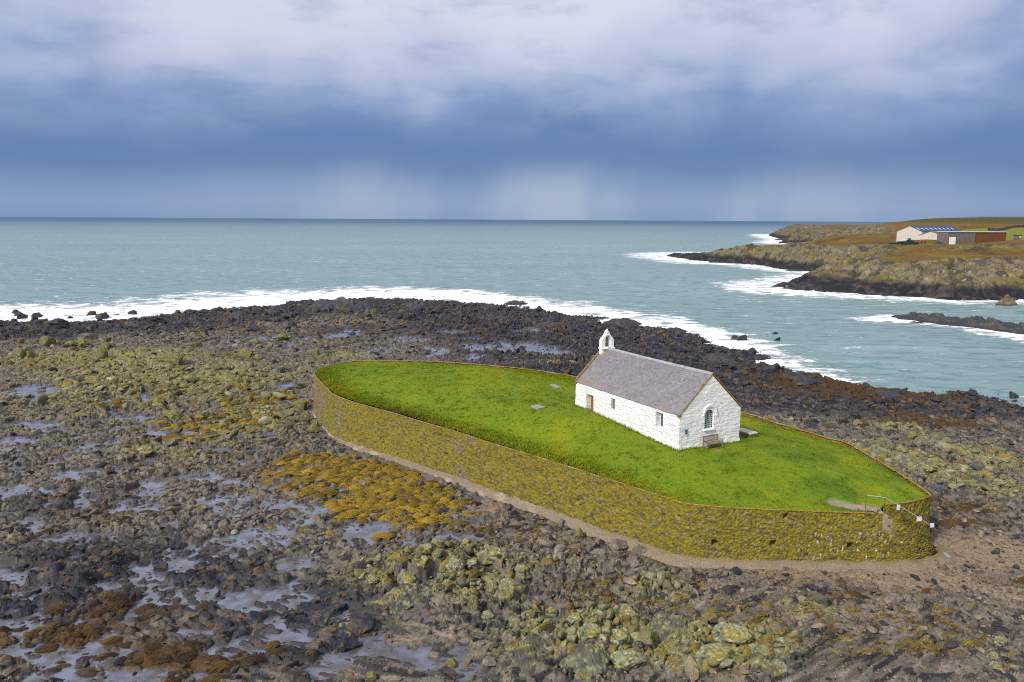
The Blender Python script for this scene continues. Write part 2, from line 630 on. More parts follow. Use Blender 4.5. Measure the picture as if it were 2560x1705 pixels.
def sea_water():
    m, g, b = mat("grey green sea")
    pos = g.add('ShaderNodeNewGeometry').outputs['Position']
    foam = g.add('ShaderNodeAttribute', attribute_name='foam').outputs['Fac']
    far = g.add('ShaderNodeAttribute', attribute_name='far').outputs['Fac']
    w1 = g.noise(g.mapping(pos, (0.16, 0.30, 1.0), rot=(0, 0, 0.12)), 1.0, 6, 0.62, 0.3)
    w2 = g.noise(g.mapping(pos, (0.045, 0.09, 1.0), rot=(0, 0, 0.1)), 1.0, 3, 0.5)
    big = g.noise(g.mapping(pos, (0.004, 0.010, 1.0)), 1.0, 4, 0.55)
    c = g.mix(g.mapr(big, 0.35, 0.68), (.148, .240, .255), (.178, .272, .280))
    c = g.mix(g.math('MULTIPLY', g.mapr(w1, 0.50, 0.66), 0.75), c, (.062, .150, .145))  # wave shading put into the colour, here and below, as the bump barely shows
    c = g.mix(g.math('MULTIPLY', g.mapr(w1, 0.48, 0.36), 0.5), c, (.20, .27, .275))
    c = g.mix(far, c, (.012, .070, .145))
    # foam: dense streaky lace where the attribute is high
    f1 = g.noise(g.mapping(pos, (0.16, 0.42, 1.0), (3, 9, 0), (0, 0, 0.1)), 1.0, 7, 0.70, 0.7)
    f2 = g.noise(g.mapping(pos, (0.8, 1.5, 1.0)), 1.0, 4, 0.7, 0.5)
    ff = g.math('ADD', g.math('MULTIPLY', f1, 0.75), g.math('MULTIPLY', f2, 0.25))
    thr = g.math('SUBTRACT', 0.74, g.math('MULTIPLY', foam, 0.34))
    fm = g.mapr(g.math('SUBTRACT', ff, thr), 0.0, 0.12)
    # scattered whitecaps
    cap = g.noise(g.mapping(pos, (0.10, 0.34, 1.0), (1, 5, 0), (0, 0, 0.08)), 1.0, 3, 0.55, 0.6)
    cm = g.math('MULTIPLY', g.mapr(cap, 0.61, 0.645), g.mapr(f2, 0.40, 0.60))
    capfade = g.mapr(far, 0.25, 0.9, 0.75, 0.0)
    fm = g.math('MAXIMUM', fm, g.math('MULTIPLY', cm, capfade))
    fm = g.math('MULTIPLY', fm, g.mapr(foam, 0.0, 0.9, 0.7, 0.97))
    c = g.mix(fm, c, (.82, .85, .90))
    setp(g, b, Base_Color=c, Roughness=g.mapr(fm, 0, 1, 0.30, 0.8), IOR=1.33)
    g.l.new(g.mapr(far, 0.3, 1.0, 0.35, 0.08), b.inputs['Specular IOR Level'])
    hh = g.math('ADD', g.math('MULTIPLY', w1, 0.55), g.math('MULTIPLY', w2, 1.4))
    hh = g.math('ADD', hh, g.math('MULTIPLY', fm, 0.25))
    nd = g.add('ShaderNodeBump'); nd.inputs['Strength'].default_value = 0.9
    g.l.new(g.mapr(far, 0.0, 0.8, 1.3, 0.35), nd.inputs['Distance'])
    g.l.new(hh, nd.inputs['Height']); g.l.new(nd.outputs[0], b.inputs['Normal'])
    return m


M_POOL = pool_water()
M_SEA = sea_water()

# ------------------------------------------------------------------ the foreshore
D = 1.0875
SHORE = [at(px * D, py * D, 0)[:2] for px, py in [
    (0, 745), (150, 745), (330, 735), (480, 718), (620, 708), (680, 697), (870, 690), (960, 694), (1120, 702), (1250, 720),
    (1330, 735), (1400, 752), (1480, 758), (1560, 775), (1640, 795), (1700, 815), (1720, 845), (1800, 865), (1950, 890), (2100, 910),
    (2250, 930), (2354, 955)]]
SHORE = [(-300.0, 172.0)] + [tuple(p) for p in SHORE] + [(92.0, 84.0), (125.0, 60.0)]
LAND = SHORE + [(160.0, 10.0), (-330.0, 10.0)]

# outline of the walled island: x, y, top of the wall
FRONT = [(26.9, 51.25, 5.62), (24.5, 50.95, 5.62), (18.0, 51.1, 5.75), (15.2, 51.35, 5.8), (13.5, 51.6, 5.82), (11.8, 52.1, 5.85),
         (10.7, 53.2, 5.85), (7.25, 56.9, 5.88), (3.9, 60.5, 5.9), (0.7, 63.8, 5.92), (-1.7, 66.3, 5.92), (-5.0, 69.9, 5.95),
         (-8.5, 73.3, 5.98), (-12.1, 76.9, 6.02), (-16.1, 80.6, 6.05), (-19.0, 84.1, 6.1), (-20.6, 87.4, 6.12), (-23.3, 93.6, 6.18),
         (-24.1, 96.4, 6.2), (-23.9, 99.4, 6.2), (-22.8, 101.6, 6.2), (-21.2, 103.6, 6.2), (-19.8, 104.2, 6.2)]
BACK = [(-13.4, 104.3, 6.2), (-9.4, 103.8, 6.2), (-4.0, 101.9, 6.2), (1.0, 99.5, 6.2), (3.5, 97.9, 6.2), (7.6, 94.4, 6.18), (15.0, 86.0, 6.12),
        (22.8, 77.4, 6.05), (24.9, 73.4, 6.02), (26.3, 71.2, 6.0), (27.5, 68.9, 5.98), (28.8, 67.0, 5.95), (29.1, 64.8, 5.95),
        (29.3, 62.4, 5.92), (29.5, 59.3, 5.9), (29.55, 57.5, 5.88), (29.55, 54.6, 5.85)]
WING = [(29.2, 53.7, 5.85), (27.9, 52.95, 5.82), (26.7, 52.45, 5.8), (25.4, 52.3, 5.75)]
ISLAND = [p[:2] for p in FRONT[1:] + BACK + WING]


def blob(X, Y, px, py, rx, ry, w=1.0):
    c = at(px, py)
    d = c[1]
    q = ((X - c[0]) / (rx * d / FPX)) ** 2 + ((Y - c[1]) / (ry * d * d / (23.4 * FPX))) ** 2
    return w * np.exp(-q * 0.9)


def blobs(X, Y, L):
    r = np.zeros(X.shape, F32)
    for q in L:
        r = np.maximum(r, blob(X, Y, *q))
    return r


B_LICHEN = [(420, 960, 420, 70, .8), (640, 1040, 160, 90, .75), (300, 900, 320, 30, .8), (230, 1050, 280, 60, .45), (1120, 1440, 230, 65, .95),
            (1480, 1600, 230, 80, 1), (1800, 1640, 240, 80, .9), (1330, 1410, 260, 40, .45), (2180, 1130, 85, 22, 1), (2260, 1155, 95, 26, 1), (2350, 1185, 90, 25, 1),
            (2440, 1210, 90, 25, 1), (2530, 1240, 80, 25, 1), (2230, 1062, 90, 12, .9), (2330, 1098, 80, 14, .9), (2440, 1138, 90, 16, .95),
            (2540, 1170, 70, 18, 1), (1440, 893, 190, 12, .9), (1340, 905, 90, 9, .9), (1900, 985, 80, 18, .7), (1250, 890, 60, 8, .5), (880, 1575, 150, 40, .4),
            (2050, 1560, 120, 50, .45), (1640, 1480, 140, 60, .5), (830, 790, 150, 9, .5), (1700, 1420, 160, 40, .35), (450, 1130, 220, 40, .5), (880, 890, 130, 16, .5)]
B_DARK = [(300, 1450, 480, 150, 1), (720, 1560, 330, 160, .9), (1050, 828, 650, 34, .6), (2150, 960, 480, 75, .9), (1650, 860, 300, 60, .9), (120, 1260, 300, 80, .6)]
B_WEED = [(900, 1180, 190, 50, 1), (985, 1255, 160, 50, 1), (760, 1165, 80, 25, .8), (1080, 1300, 70, 25, .7), (540, 1065, 150, 28, .5), (650, 1000, 120, 25, .45), (430, 985, 120, 18, .45),
          ]
B_WEED2 = [(2330, 1590, 150, 55, .4), (2040, 1610, 140, 55, .4), (2470, 1640, 100, 50, .4), (1480, 1480, 140, 35, .4), (2300, 1660, 160, 40, .4), (1650, 1500, 160, 50, .3), (560, 1090, 200, 50, .3), (400, 1020, 200, 40, .3), (1900, 1560, 160, 60, .3), (2400, 1280, 130, 40, .4), (1300, 1340, 150, 30, .4)]
B_BROWN = [(2420, 1330, 150, 22, .55), (2270, 1500, 150, 26, .42), (2100, 1520, 120, 22, .4), (2480, 1470, 100, 20, .45), (560, 1180, 220, 40, .35), (250, 1290, 220, 40, .4), (150, 1600, 230, 85, .95), (450, 1665, 230, 55, .85), (330, 1520, 160, 40, .7), (2150, 955, 300, 48, .75), (2330, 1045, 200, 28, .7), (1250, 872, 300, 16, .35),
           (2400, 1285, 130, 32, .65), (1190, 1262, 70, 18, .6), (1420, 1355, 60, 14, .6), (1200, 1335, 90, 16, .5), (650, 1650, 130, 40, .5), (1900, 905, 120, 22, .5)]
B_SAND = [(1180, 1275, 90, 32, 1), (1060, 1200, 60, 20, .8), (2450, 1400, 200, 60, 1), (2270, 1465, 260, 55, .85), (2000, 1450, 190, 40, .75), (1350, 1345, 150, 30, .5),
          (2500, 1500, 150, 60, .6), (880, 1150, 60, 14, .7), (1750, 1470, 170, 60, .35), (1000, 1600, 130, 50, .3), (2200, 1560, 220, 60, .5), (1750, 1400, 120, 25, .5)]
B_POOL = [(60, 980, 90, 14), (330, 1040, 75, 12), (110, 1060, 90, 13), (400, 1085, 70, 10), (700, 1015, 60, 9), (200, 1180, 85, 14), (300, 1005, 60, 9), (640, 1090, 70, 11), (520, 1125, 60, 9),
          (190, 1350, 90, 24), (470, 1490, 110, 36), (620, 1360, 80, 26), (390, 1420, 110, 20), (660, 1500, 90, 36), (240, 1640, 130, 36), (510, 1575, 80, 28), (860, 1540, 80, 22), (920, 1640, 130, 30),
          (350, 1692, 130, 26), (690, 1330, 70, 22), (790, 1415, 70, 14), (100, 1480, 110, 26), (60, 1425, 80, 18), (690, 1605, 140, 26), (900, 1320, 60, 16), (965, 1315, 22, 36), (1170, 1345, 50, 14),
          (1260, 862, 145, 17), (1030, 845, 60, 9), (835, 838, 65, 10), (1385, 876, 70, 10), (1130, 826, 70, 7), (1330, 822, 60, 7), (560, 850, 60, 8), (960, 868, 50, 7), (700, 862, 50, 7), (2330, 1215, 62, 13), (2400, 1238, 42, 8), (1990, 1070, 42, 10), (2050, 1088, 50, 6), (2520, 1110, 45, 8),
          (1340, 1490, 42, 30), (1365, 1540, 40, 24), (1450, 1685, 60, 22), (560, 1250, 80, 16), (330, 1260, 80, 15), (90, 1230, 80, 14), (480, 1195, 60, 11), (30, 1100, 70, 12), (760, 1270, 50, 12), (250, 1110, 80, 10),
          (1480, 905, 60, 6), (930, 880, 50, 6), (650, 850, 40, 6), (2160, 1010, 40, 7), (120, 1700, 90, 18), (30, 1560, 60, 18)]


def strike(X, Y):
    """across / along coordinates of the tilted rock beds, which swing round from left to right"""
    ph = np.radians(lerp(-53, -14, sm(-26, 4, X)) + 39 * sm(4, 26, X))
    wx = perlin(X / 17, Y / 17, 901) * 2.2
    y = Y - 60
    return X * np.cos(ph) + y * np.sin(ph) + wx, y * np.cos(ph) - X * np.sin(ph)


def zones(X, Y):
    z = {}
    d = seg_dist(X, Y, SHORE)
    z['d'] = np.where(inside(X, Y, LAND), d, -d)
    big = fbm(X / 14, Y / 14, 301, 3)
    med = fbm(X / 4.2, Y / 4.2, 311, 3)
    jit = 0.45 * big + 0.35 * med
    for k, L in (('lichen', B_LICHEN), ('dark', B_DARK), ('weed', B_WEED), ('brown', B_BROWN), ('sand', B_SAND)):
        z[k] = np.clip(blobs(X, Y, L), 0, 1)
    z['d'] = z['d'] + 6.5 * fbm(X / 13, Y / 15, 371, 3) * sm(88, 115, Y)
    shore_dark = sm(lerp(46, 78, np.exp(-((X + 8) / 34) ** 2)), 22, z['d']) * sm(85, 108, Y)
    z['dark'] = np.maximum(z['dark'], shore_dark)
    z['lichen'] = z['lichen'] * (1 - 0.75 * shore_dark)
    z['big'], z['med'], z['jit'] = big, med, jit
    p = np.zeros(X.shape, F32)
    for q in B_POOL:
        p = np.maximum(p, blob(X, Y, *q))
    lowf = fbm(X / 4.2, Y / 3.2, 351, 3)
    left = sm(10, -4, X) * sm(125, 105, Y)
    p = p + 0.35 * med + left * 0.66 * sm(-0.10, 0.22, lowf) + 0.55 * sm(0.05, .32, fbm(X / 9, Y / 11, 357, 3)) * sm(96, 110, Y) * sm(34, 20, X)
    z['pool'] = sm(0.42, 0.68, p) * (1 - sm(0.3, 0.7, z['weed']) * 0.7)
    return z


def base_height(X, Y, d):
    b = np.where(d > 0, 1.30 * (1 - np.exp(-np.maximum(d, 0) / 30)), np.maximum(d * 0.11, -3.0))
    b = b + 0.55 * sm(8, 20, X) * sm(75, 58, Y) + 0.15 * sm(-30, -10, X) * sm(110, 80, Y)
    return b


def build_foreshore():
    f = Field(29.0, 275.0, 0.0023, 1560, (-0.75, -8), (0.75, 8))
    X, Y = f.X, f.Y
    z = zones(X, Y)
    d = z['d']
    B = base_height(X, Y, d)
    ac, al = strike(X, Y)
    far = sm(85, 130, Y)
    oc = np.clip(z['lichen'] * (0.55 + 0.9 * z['big'] + 0.5 * z['med']), 0, 1.2)
    oc = np.maximum(oc, 0.75 * sm(0.05, 0.5, z['big'] + z['med'] * .5) * z['dark'] * (1 - 0.4 * far))
    oc *= (1 - z['pool']) * (1 - 0.8 * z['sand'])
    # tilted beds: sharp on one side, sloping on the other
    r1 = fbm(ac / 2.2, al / 6.5, 11, 3, 0.55, True)
    saw = (ac / 1.15 + 1.3 * perlin(ac / 5, al / 7, 23)) % 1.0
    saw = np.where(saw < 0.22, saw / 0.22, (1 - saw) / 0.78) * (0.4 + 0.6 * sm(-0.2, 0.5, perlin(ac / 1.5, al / 2.2, 29)))
    saw = saw * (1 - .85 * sm(2, 9, X) * sm(58, 52, Y)) * lerp(1, .35, sm(60, 95, Y))
    r2 = fbm(ac / 0.55, al / 1.1, 41, 3, 0.6, True)
    c1, c1b, id1 = worley(ac / 0.95, al / 1.5, 51)
    c2, c2b, id2 = worley(ac / 0.46, al / 0.62, 61)
    blk1 = sm(0.0, 0.35, c1b - c1) * (0.3 + 0.9 * rnd(id1, 1))
    blk2 = sm(0.0, 0.4, c2b - c2) * (0.3 + 0.9 * rnd(id2, 2))
    smooth_ = np.clip(1 - 0.85 * z['sand'], 0.1, 1)
    Z = B + 0.10 * z['big'] + 0.10 * z['med']
    Z = Z + oc * (0.40 + 0.55 * lerp(1, .5, sm(60, 100, Y)) * r1 + 0.26 * saw + 0.28 * blk1)
    Z = Z + smooth_ * (0.26 * blk1 + 0.18 * blk2 + 0.10 * r2 * (0.5 + oc)) + 0.10 * saw * smooth_ * sm(-.1, .4, z['med'] + z['dark'] * .3 - z['sand']) * np.clip(z['dark'] + z['lichen'], 0, 1)
    Z = Z + far * sm(-8, 5, d) * sm(60, 25, d) * (0.28 * blk1 + 0.15 * r1)
    Z = Z + 0.03 * fbm(X / 0.35, Y / 0.35, 71, 3) * smooth_
    basin = B - 0.36 + 0.33 * blk1 + 0.24 * blk2 + 0.10 * r2 + 0.12 * z['med']
    Z = lerp(Z, basin, z['pool'])
    # nothing may stand up through the island or its wall
    ins = inside(X, Y, ISLAND)
    di = seg_dist(X, Y, ISLAND, True)
    Z = np.where(ins, np.minimum(Z, 0.4), Z)
    Z = np.where(~ins & (di < 2.6), lerp(np.minimum(Z, B + 0.15), Z, sm(0.8, 2.6, di)), Z)
    f.Z = Z.astype(F32)
    # ---- colour of the ground itself
    hgt = Z - B
    Yz = Y + 1.6 * Z
    sp = fbm(X / 0.26, Yz / 0.26, 81, 3)
    s2 = perlin(X / 1.1, Yz / 1.1, 85)
    gx = np.gradient(Z, axis=1) / np.gradient(X, axis=1); gy = np.gradient(Z, axis=0) / np.gradient(Y, axis=0)
    slope = np.hypot(gx, gy)
    acc, alc = strike(X, Yz)
    _, _, id1 = worley(acc / 0.95, alc / 1.5, 51)
    _, _, id2 = worley(acc / 0.40, alc / 0.50, 61)
    C = np.empty(X.shape + (3,), F32)
    C[...] = (.130, .112, .088)
    C = cmix(C, (.205, .165, .135), sm(-0.1, 0.6, rnd(id2, 5) - 0.6 + 0.5 * s2))
    C = cmix(C, (.030, .028, .030), sm(0.42, 0.9, rnd(id2, 6)))
    C = cmix(C, (.215, .158, .108), sm(0.30, 0.7, z['sand'] + 0.35 * sp))
    dk = sm(0.25, 0.75, z['dark'] + 0.3 * z['jit'])
    dcol = np.empty_like(C); dcol[...] = (.022, .025, .037)
    dcol = cmix(dcol, (.100, .075, .060), sm(0.0, 0.5, s2 + 0.4 * sp))
    dcol = cmix(dcol, (.010, .011, .015), sm(0.5, 0.9, rnd(id1, 3)))
    C = C + (dcol - C) * dk[..., None]
    li = sm(0.22, 0.62, z['lichen'] + 0.45 * z['jit'] + 0.25 * sp) * sm(0.12, 0.55, hgt + 0.2 * sp) * sm(1.9, 0.7, slope + .5 * sp)
    lc = np.empty_like(C); lc[...] = (.170, .162, .058)
    lc = cmix(lc, (.27, .275, .160), sm(0.05, 0.45, sp))
    lc = cmix(lc, (.20, .155, .012), sm(0.1, 0.5, s2 + 0.4 * z['med']))
    C = C + (lc - C) * (li * 0.92)[..., None]
    wd = sm(0.30, 0.6, z['weed'] + 0.35 * z['med'] + 0.3 * sp) * (1 - z['pool'] * .7)
    C = cmix(C, (.175, .105, .006), wd * 0.85)
    bw = sm(0.32, 0.62, z['brown'] + 0.4 * z['med'] + 0.35 * sp) * (1 - z['pool'] * .8)
    C = cmix(C, (.060, .028, .004), bw * 0.9)
    C = cmix(C, (.050, .043, .042), z['pool'] * 0.6)
    C = C * (1 + 0.45 * sp)[..., None]
    wet = np.clip(0.25 + 0.55 * dk + 0.5 * z['pool'] - 0.6 * li - 0.3 * wd, 0, 1)
    V = np.stack([X, Y, Z], -1).reshape(-1, 3)
    o = npmesh("foreshore", V, grid_faces(f.nr, f.nc), M_SHORE, attrs={'Col': np.clip(C, 0.01, 1).reshape(-1, 3), 'wet': wet.ravel()})
    tag(o, kind='structure')
    f.C = C
    # still water lying in the hollows, following the gentle fall of the shore
    w = Field(29.0, 215.0, 0.010, 260, (-0.75, -8), (0.75, 8))
    zz = seg_dist(w.X, w.Y, SHORE); zz = np.where(inside(w.X, w.Y, LAND), zz, -zz)
    wz = base_height(w.X, w.Y, zz) - 0.10 + lerp(.125, .20, sm(46, 64, w.Y)) * sm(8, -8, w.X) * sm(112, 96, w.Y) + 0.19 * sm(96, 106, w.Y) * sm(34, 16, w.X) + 0.10 * sm(25, 29, w.X) * sm(98, 88, w.Y) + 0.06 * fbm(w.X / 9, w.Y / 9, 365, 2)
    fc = grid_faces(w.nr, w.nc)
    ok = (zz.ravel()[fc].min(1) > 3.0) & ~inside(w.X, w.Y, ISLAND).ravel()[fc].all(1)
    p = npmesh("tide_pool_water", np.stack([w.X, w.Y, wz], -1).reshape(-1, 3), fc[ok], M_POOL)
    tag(p, kind='structure')
    return f


SHOREF = build_foreshore()

# ------------------------------------------------------------------ headland
HEAD = [at(px, py, 0)[:2] for px, py in [(2559, 748), (2461, 750), (2374, 749), (2290, 742), (2180, 737), (2080, 729), (1985, 724), (1966, 712), (1990, 702), (2050, 690),
                                          (2088, 683), (1990, 676), (1903, 662), (1783, 656), (1700, 645), (1676, 639)]]
HEAD = [(330.0, 262.0)] + [tuple(p) for p in HEAD] + [(121.0, 598.0), (159.0, 612.0), (188.0, 608.0), (218.0, 616.0), (258.0, 645.0), (303.0, 730.0), (320.0, 810.0), (317.0, 880.0)] + [tuple(at(px, py, 0)[:2]) for px, py in [(1950, 608), (1972, 596)]] + \
       [(380.0, 1150.0), (470.0, 1500.0), (1500.0, 1500.0), (1500.0, 262.0)]
HCTRL = [(1985, 705, 292, 2.2), (2040, 695, 296, 3.6), (2102, 678, 300, 5.6), (2180, 648, 305, None), (2250, 645, 310, None), (2377, 646, 300, None), (2520, 640, 295, None), (2559, 600, 420, None),
         (2559, 620, 340, None), (1700, 640, 590, .9), (1750, 636, 570, 1.6), (1800, 634, 550, 2.6), (1850, 628, 530, 4.2), (1900, 620, 505, 7.0), (1956, 613, 480, None), (2050, 613, 450, None), (2180, 612, 430, None), (2240, 606, 470, None),
         (2368, 611, 432, None), (2440, 607, 436, None), (2514, 603, 440, None), (2060, 575, 930, None), (2100, 590, 700, None), (2158, 570, 960, None), (2200, 590, 650, None), (2237, 566, 900, None), (2349, 560, 900, None), (2377, 558, 860, None),
         (2413, 544.5, 820, None), (2480, 543, 800, None), (2559, 543, 800, None), (2400, 565, 640, None), (2477, 577, 560, None), (2559, 569, 580, None), (2800, 560, 600, None), (2800, 600, 430, None), (2800, 640, 300, None),
         (2330, 585, 560, None), (2280, 580, 640, None), (2030, 600, 760, None)]
HC = []
for px, py, dist, zz in HCTRL:
    q = at_y(px, py, dist)
    HC.append((q[0], q[1], q[2] if zz is None else zz))
HC = np.array(HC)


def build_headland():
    f = Field(235.0, 1400.0, 0.0026, 860, (0.16, 0), (0.80, 10))
    X, Y = f.X, f.Y
    dd = seg_dist(X, Y, HEAD, True)
    dd = np.where(inside(X, Y, HEAD), dd, -dd)
    dd = dd + 4.0 * fbm(X / 22, Y / 22, 401, 4) + 2.0 * fbm(X / 6, Y / 6, 405, 3)
    num = np.zeros(X.shape, F32); den = np.zeros(X.shape, F32)
    for x, y, z in HC:
        w = 1.0 / (((X - x) ** 2 + (Y - y) ** 2) + 60.0) ** 2.0
        num += w * z; den += w
    P = num / den
    steep = lerp(25.0, 19.0, sm(310, 420, Y))
    steep = lerp(steep, 42.0, sm(600, 750, Y))
    prof = np.where(dd > 0, np.clip(dd / steep, 0, 1) ** 0.72, 0)
    prof = prof * prof * (3 - 2 * prof) * 0.45 + prof * 0.55
    rq = dd / steep + 0.30 * fbm(X / 11, Y / 11, 411, 4) - 1.2 * sm(5.5, 3.0, P)
    rock = 1 - sm(1.0, 1.45, rq)
    r1 = fbm(X / 19, Y / 22, 421, 4, 0.5, True)
    w1, w1b, wid = worley(X / 8.5 + .3 * perlin(X / 9, Y / 9, 429), Y / 9.5, 431)
    w2, w2b, wid2 = worley(X / 3.6, Y / 4.2, 433)
    blk = sm(0, 0.3, w1b - w1) * (0.2 + rnd(wid, 1)); blk2 = sm(0, 0.35, w2b - w2) * (0.2 + rnd(wid2, 1))
    Z = P * prof + (rock * lerp(1, .35, sm(500, 700, Y)) * (1.5 * r1 + 1.7 * blk + 0.65 * blk2 - 1.4) + 0.35 * fbm(X / 15, Y / 15, 441, 4)) * sm(-2, 5, dd) * np.clip(P / 8, .25, 1)
    Z = np.where(dd < 0, np.maximum(dd * 0.25, -4.0) + 1.1 * blk * sm(-8, 0, dd), Z)
    # bank of earth before the white barn
    q = at_y(2305, 600, 458)
    Z += 1.9 * np.exp(-(((X - q[0]) / 14) ** 2 + ((Y - q[1]) / 7) ** 2))
    f.Z = Z.astype(F32)
    # rocky knolls breaking the turf on the right
    k = at_y(2480, 626, 345)
    kn = np.exp(-(((X - k[0]) / 26) ** 2 + ((Y - k[1]) / 12) ** 2)) * sm(-0.1, 0.25, r1 * 0.6 + 0.5 * fbm(X / 5, Y / 5, 447, 2))
    Z += 1.3 * kn * (0.4 + blk2); f.Z = Z.astype(F32)
    sp = fbm(X / 2.2, Y / 2.8, 451, 4)
    s2 = fbm(X / 25, Y / 40, 455, 3)
    C = np.empty(X.shape + (3,), F32); C[...] = (.120, .066, .008)
    C = cmix(C, (.055, .027, .008), sm(0.0, 0.45, s2 + 0.5 * sp))
    C = cmix(C, (.145, .108, .010), sm(0.05, 0.45, fbm(X / 18, Y / 30, 461, 3) + 0.3 * sp))
    # greener turf on the near lip and the sheep field on the right
    g1 = at_y(2200, 613, 425)
    gr = np.exp(-(((Y - 425 - 0.15 * (X - g1[0])) / 16) ** 2)) * sm(90, 130, X) * (0.7 + 0.3 * s2)
    C = cmix(C, (.110, .118, .010), np.clip(gr, 0, 1) * .8)
    fld = sm(250, 268, X - 0.12 * (Y - 440)) * sm(452, 470, Y) * sm(606, 590, Y + 0.25 * (X - 330))
    C = cmix(C, (.150, .175, .015), fld * 0.85)
    hill = sm(620, 700, Y) * sm(300, 360, X)
    C = cmix(C, (.135, .072, .020), hill * 0.7)
    top = sm(22.0, 25.5, Z) * hill
    C = cmix(C, (.055, .055, .010), top)
    rk = np.maximum(np.clip(rock * 1.25 + 0.3 * sp, 0, 1), sm(0.25, 0.5, kn) * .9) * sm(-6, 1, dd)
    Zs = P * prof; Yz = Y + 1.5 * Zs; Xz = X + .3 * Zs
    sp = fbm(Xz / 2.2, Yz / 2.8, 451, 4)
    wq, wqb, wid2 = worley(Xz / 3.2 + .3 * sp, Yz / 5.0, 433)
    rc = np.empty_like(C); rc[...] = (.145, .122, .075)
    rc = cmix(rc, (.050, .045, .036), sm(0.40, 0.9, rnd(wid2, 4)))
    rc = cmix(rc, (.030, .028, .026), sm(.13, .02, wqb - wq) * .8)
    rc = cmix(rc, (.165, .120, .015), sm(0.12, 0.5, fbm(Xz / 7, Yz / 7, 471, 3) + 0.2 * sp) * sm(3.5, 7, Z) * .7)
    rc = cmix(rc, (.110, .085, .020), sm(.1, .4, fbm(Xz / 9, Yz / 9, 477, 3) + .3 * sp) * .8)
    rc = cmix(rc, (.215, .185, .13), sm(0.25, 0.55, sp))
    C = C + (rc - C) * rk[..., None]
    wetb = sm(4.9, 3.0, Z + 0.9 * fbm(X / 5, Y / 5, 481, 3))
    wc = np.empty_like(C); wc[...] = (.014, .015, .020); wc = cmix(wc, (.055, .046, .042), sm(.0, .6, sp + rnd(wid2, 6) - .5))
    C = C + (wc - C) * wetb[..., None]
    C *= (1 + 0.25 * sp)[..., None]
    fc = grid_faces(f.nr, f.nc)
    ok = dd.ravel()[fc].max(1) > -14
    o = npmesh("headland", np.stack([X, Y, Z], -1).reshape(-1, 3), fc[ok], M_HEAD, attrs={'Col': np.clip(C, .008, 1).reshape(-1, 3)})
    tag(o, kind='structure')
    return f


HEADF = build_headland()

# ------------------------------------------------------------------ sea
SKERRY = [at(px, py, 0)[:2] for px, py in [(2250, 793), (2330, 796), (2400, 802), (2470, 811), (2559, 826), (2700, 850)]]


def build_sea():
    f = Field(62.0, 40000.0, 0.0060, 1500, (-0.80, -25), (0.80, 25))
    X, Y = f.X, f.Y
    near = Y < 1500
    d1 = np.full(X.shape, 900, F32); d2 = d1.copy(); d3 = d1.copy()
    r = int(near[:, 0].sum())
    Xn, Yn = X[:r], Y[:r]
    q = seg_dist(Xn, Yn, SHORE); d1[:r] = np.where(inside(Xn, Yn, LAND), -q, q)
    q = seg_dist(Xn, Yn, HEAD, True); d2[:r] = np.where(inside(Xn, Yn, HEAD), -q, q)
    d3[:r] = seg_dist(Xn, Yn, SKERRY)
    nz = fbm(X / 16, Y / 22, 501, 4); nz2 = fbm(X / 5, Y / 9, 511, 3)
    foam = np.zeros(X.shape, F32)
    wid = lerp(66, 34, sm(-25, 25, X)); wid = lerp(wid, 22, sm(40, 52, X))
    dense = lerp(1.0, 0.55, sm(46, 62, X))
    e = d1 * (1 + 0.25 * nz) + 9 * nz
    foam = np.maximum(foam, dense * (0.86 * sm(1.2, 0.30, e / wid) * (0.85 + 0.40 * nz2) + 0.42 * sm(2.3, 0.7, e / wid)))
    wh = lerp(22, 30, sm(150, 60, X)); wh = lerp(wh, 44, sm(330, 560, Y)) 
    wh = wh + 26 * np.exp(-(((X - 98) / 24) ** 2 + ((Y - 292) / 30) ** 2))
    e2 = d2 * (1 + 0.3 * nz) + 4 * nz
    foam = np.maximum(foam, 0.75 * sm(1.2, 0.3, e2 / wh) * (0.85 + 0.4 * nz2) + 0.42 * sm(2.4, 0.7, e2 / wh))
    e3 = d3 + 2.5 * nz + 3.0 * nz2 + 2.0 * (Yn.mean() * 0)
    side = lerp(24.0, 9.0, sm(-3, 3, Y - np.interp(X, [p[0] for p in SKERRY], [p[1] for p in SKERRY])))
    foam = np.maximum(foam, sm(1.0, 0.25, e3 / side) * .72 + 0.42 * sm(1.9, 0.6, e3 / side))
    # drifting lace in the bay
    for px, py, rx, ry, w in [(2080, 812, 130, 16, .40), (2180, 800, 90, 14, .45), (1990, 830, 120, 10, .36), (1800, 850, 90, 12, .50), (1650, 745, 120, 8, .30), (1750, 640, 150, 6, .45), (1900, 700, 120, 14, .62), (1880, 690, 60, 8, .85)]:
        c = at(px, py, 0)
        foam = np.maximum(foam, w * np.exp(-((X - c[0]) / (rx * c[1] / FPX)) ** 2 - ((Y - c[1]) / (ry * c[1] ** 2 / (CAM_H * FPX))) ** 2) * (0.8 + 0.6 * nz2))
    foam = np.maximum(foam, 0.20 + 0.10 * nz)
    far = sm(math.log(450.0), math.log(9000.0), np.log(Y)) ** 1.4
    wv = 0.22 * fbm(X / 13, Y / 6, 521, 3) + 0.45 * sm(0.1, 0.8, perlin(X / 60, Y / 9, 531)) * sm(60, 10, np.abs(d1 - 25))
    Z = wv * sm(900, 300, Y) * sm(-20, 8, np.minimum(np.minimum(d1, d2), d3 + 3)) 
    fc = grid_faces(f.nr, f.nc)
    ok = (d1.ravel()[fc].max(1) > -30)
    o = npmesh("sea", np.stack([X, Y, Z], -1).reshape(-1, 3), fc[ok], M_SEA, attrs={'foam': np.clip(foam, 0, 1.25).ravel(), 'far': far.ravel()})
    tag(o, kind='structure')


build_sea()

# ------------------------------------------------------------------ rocks


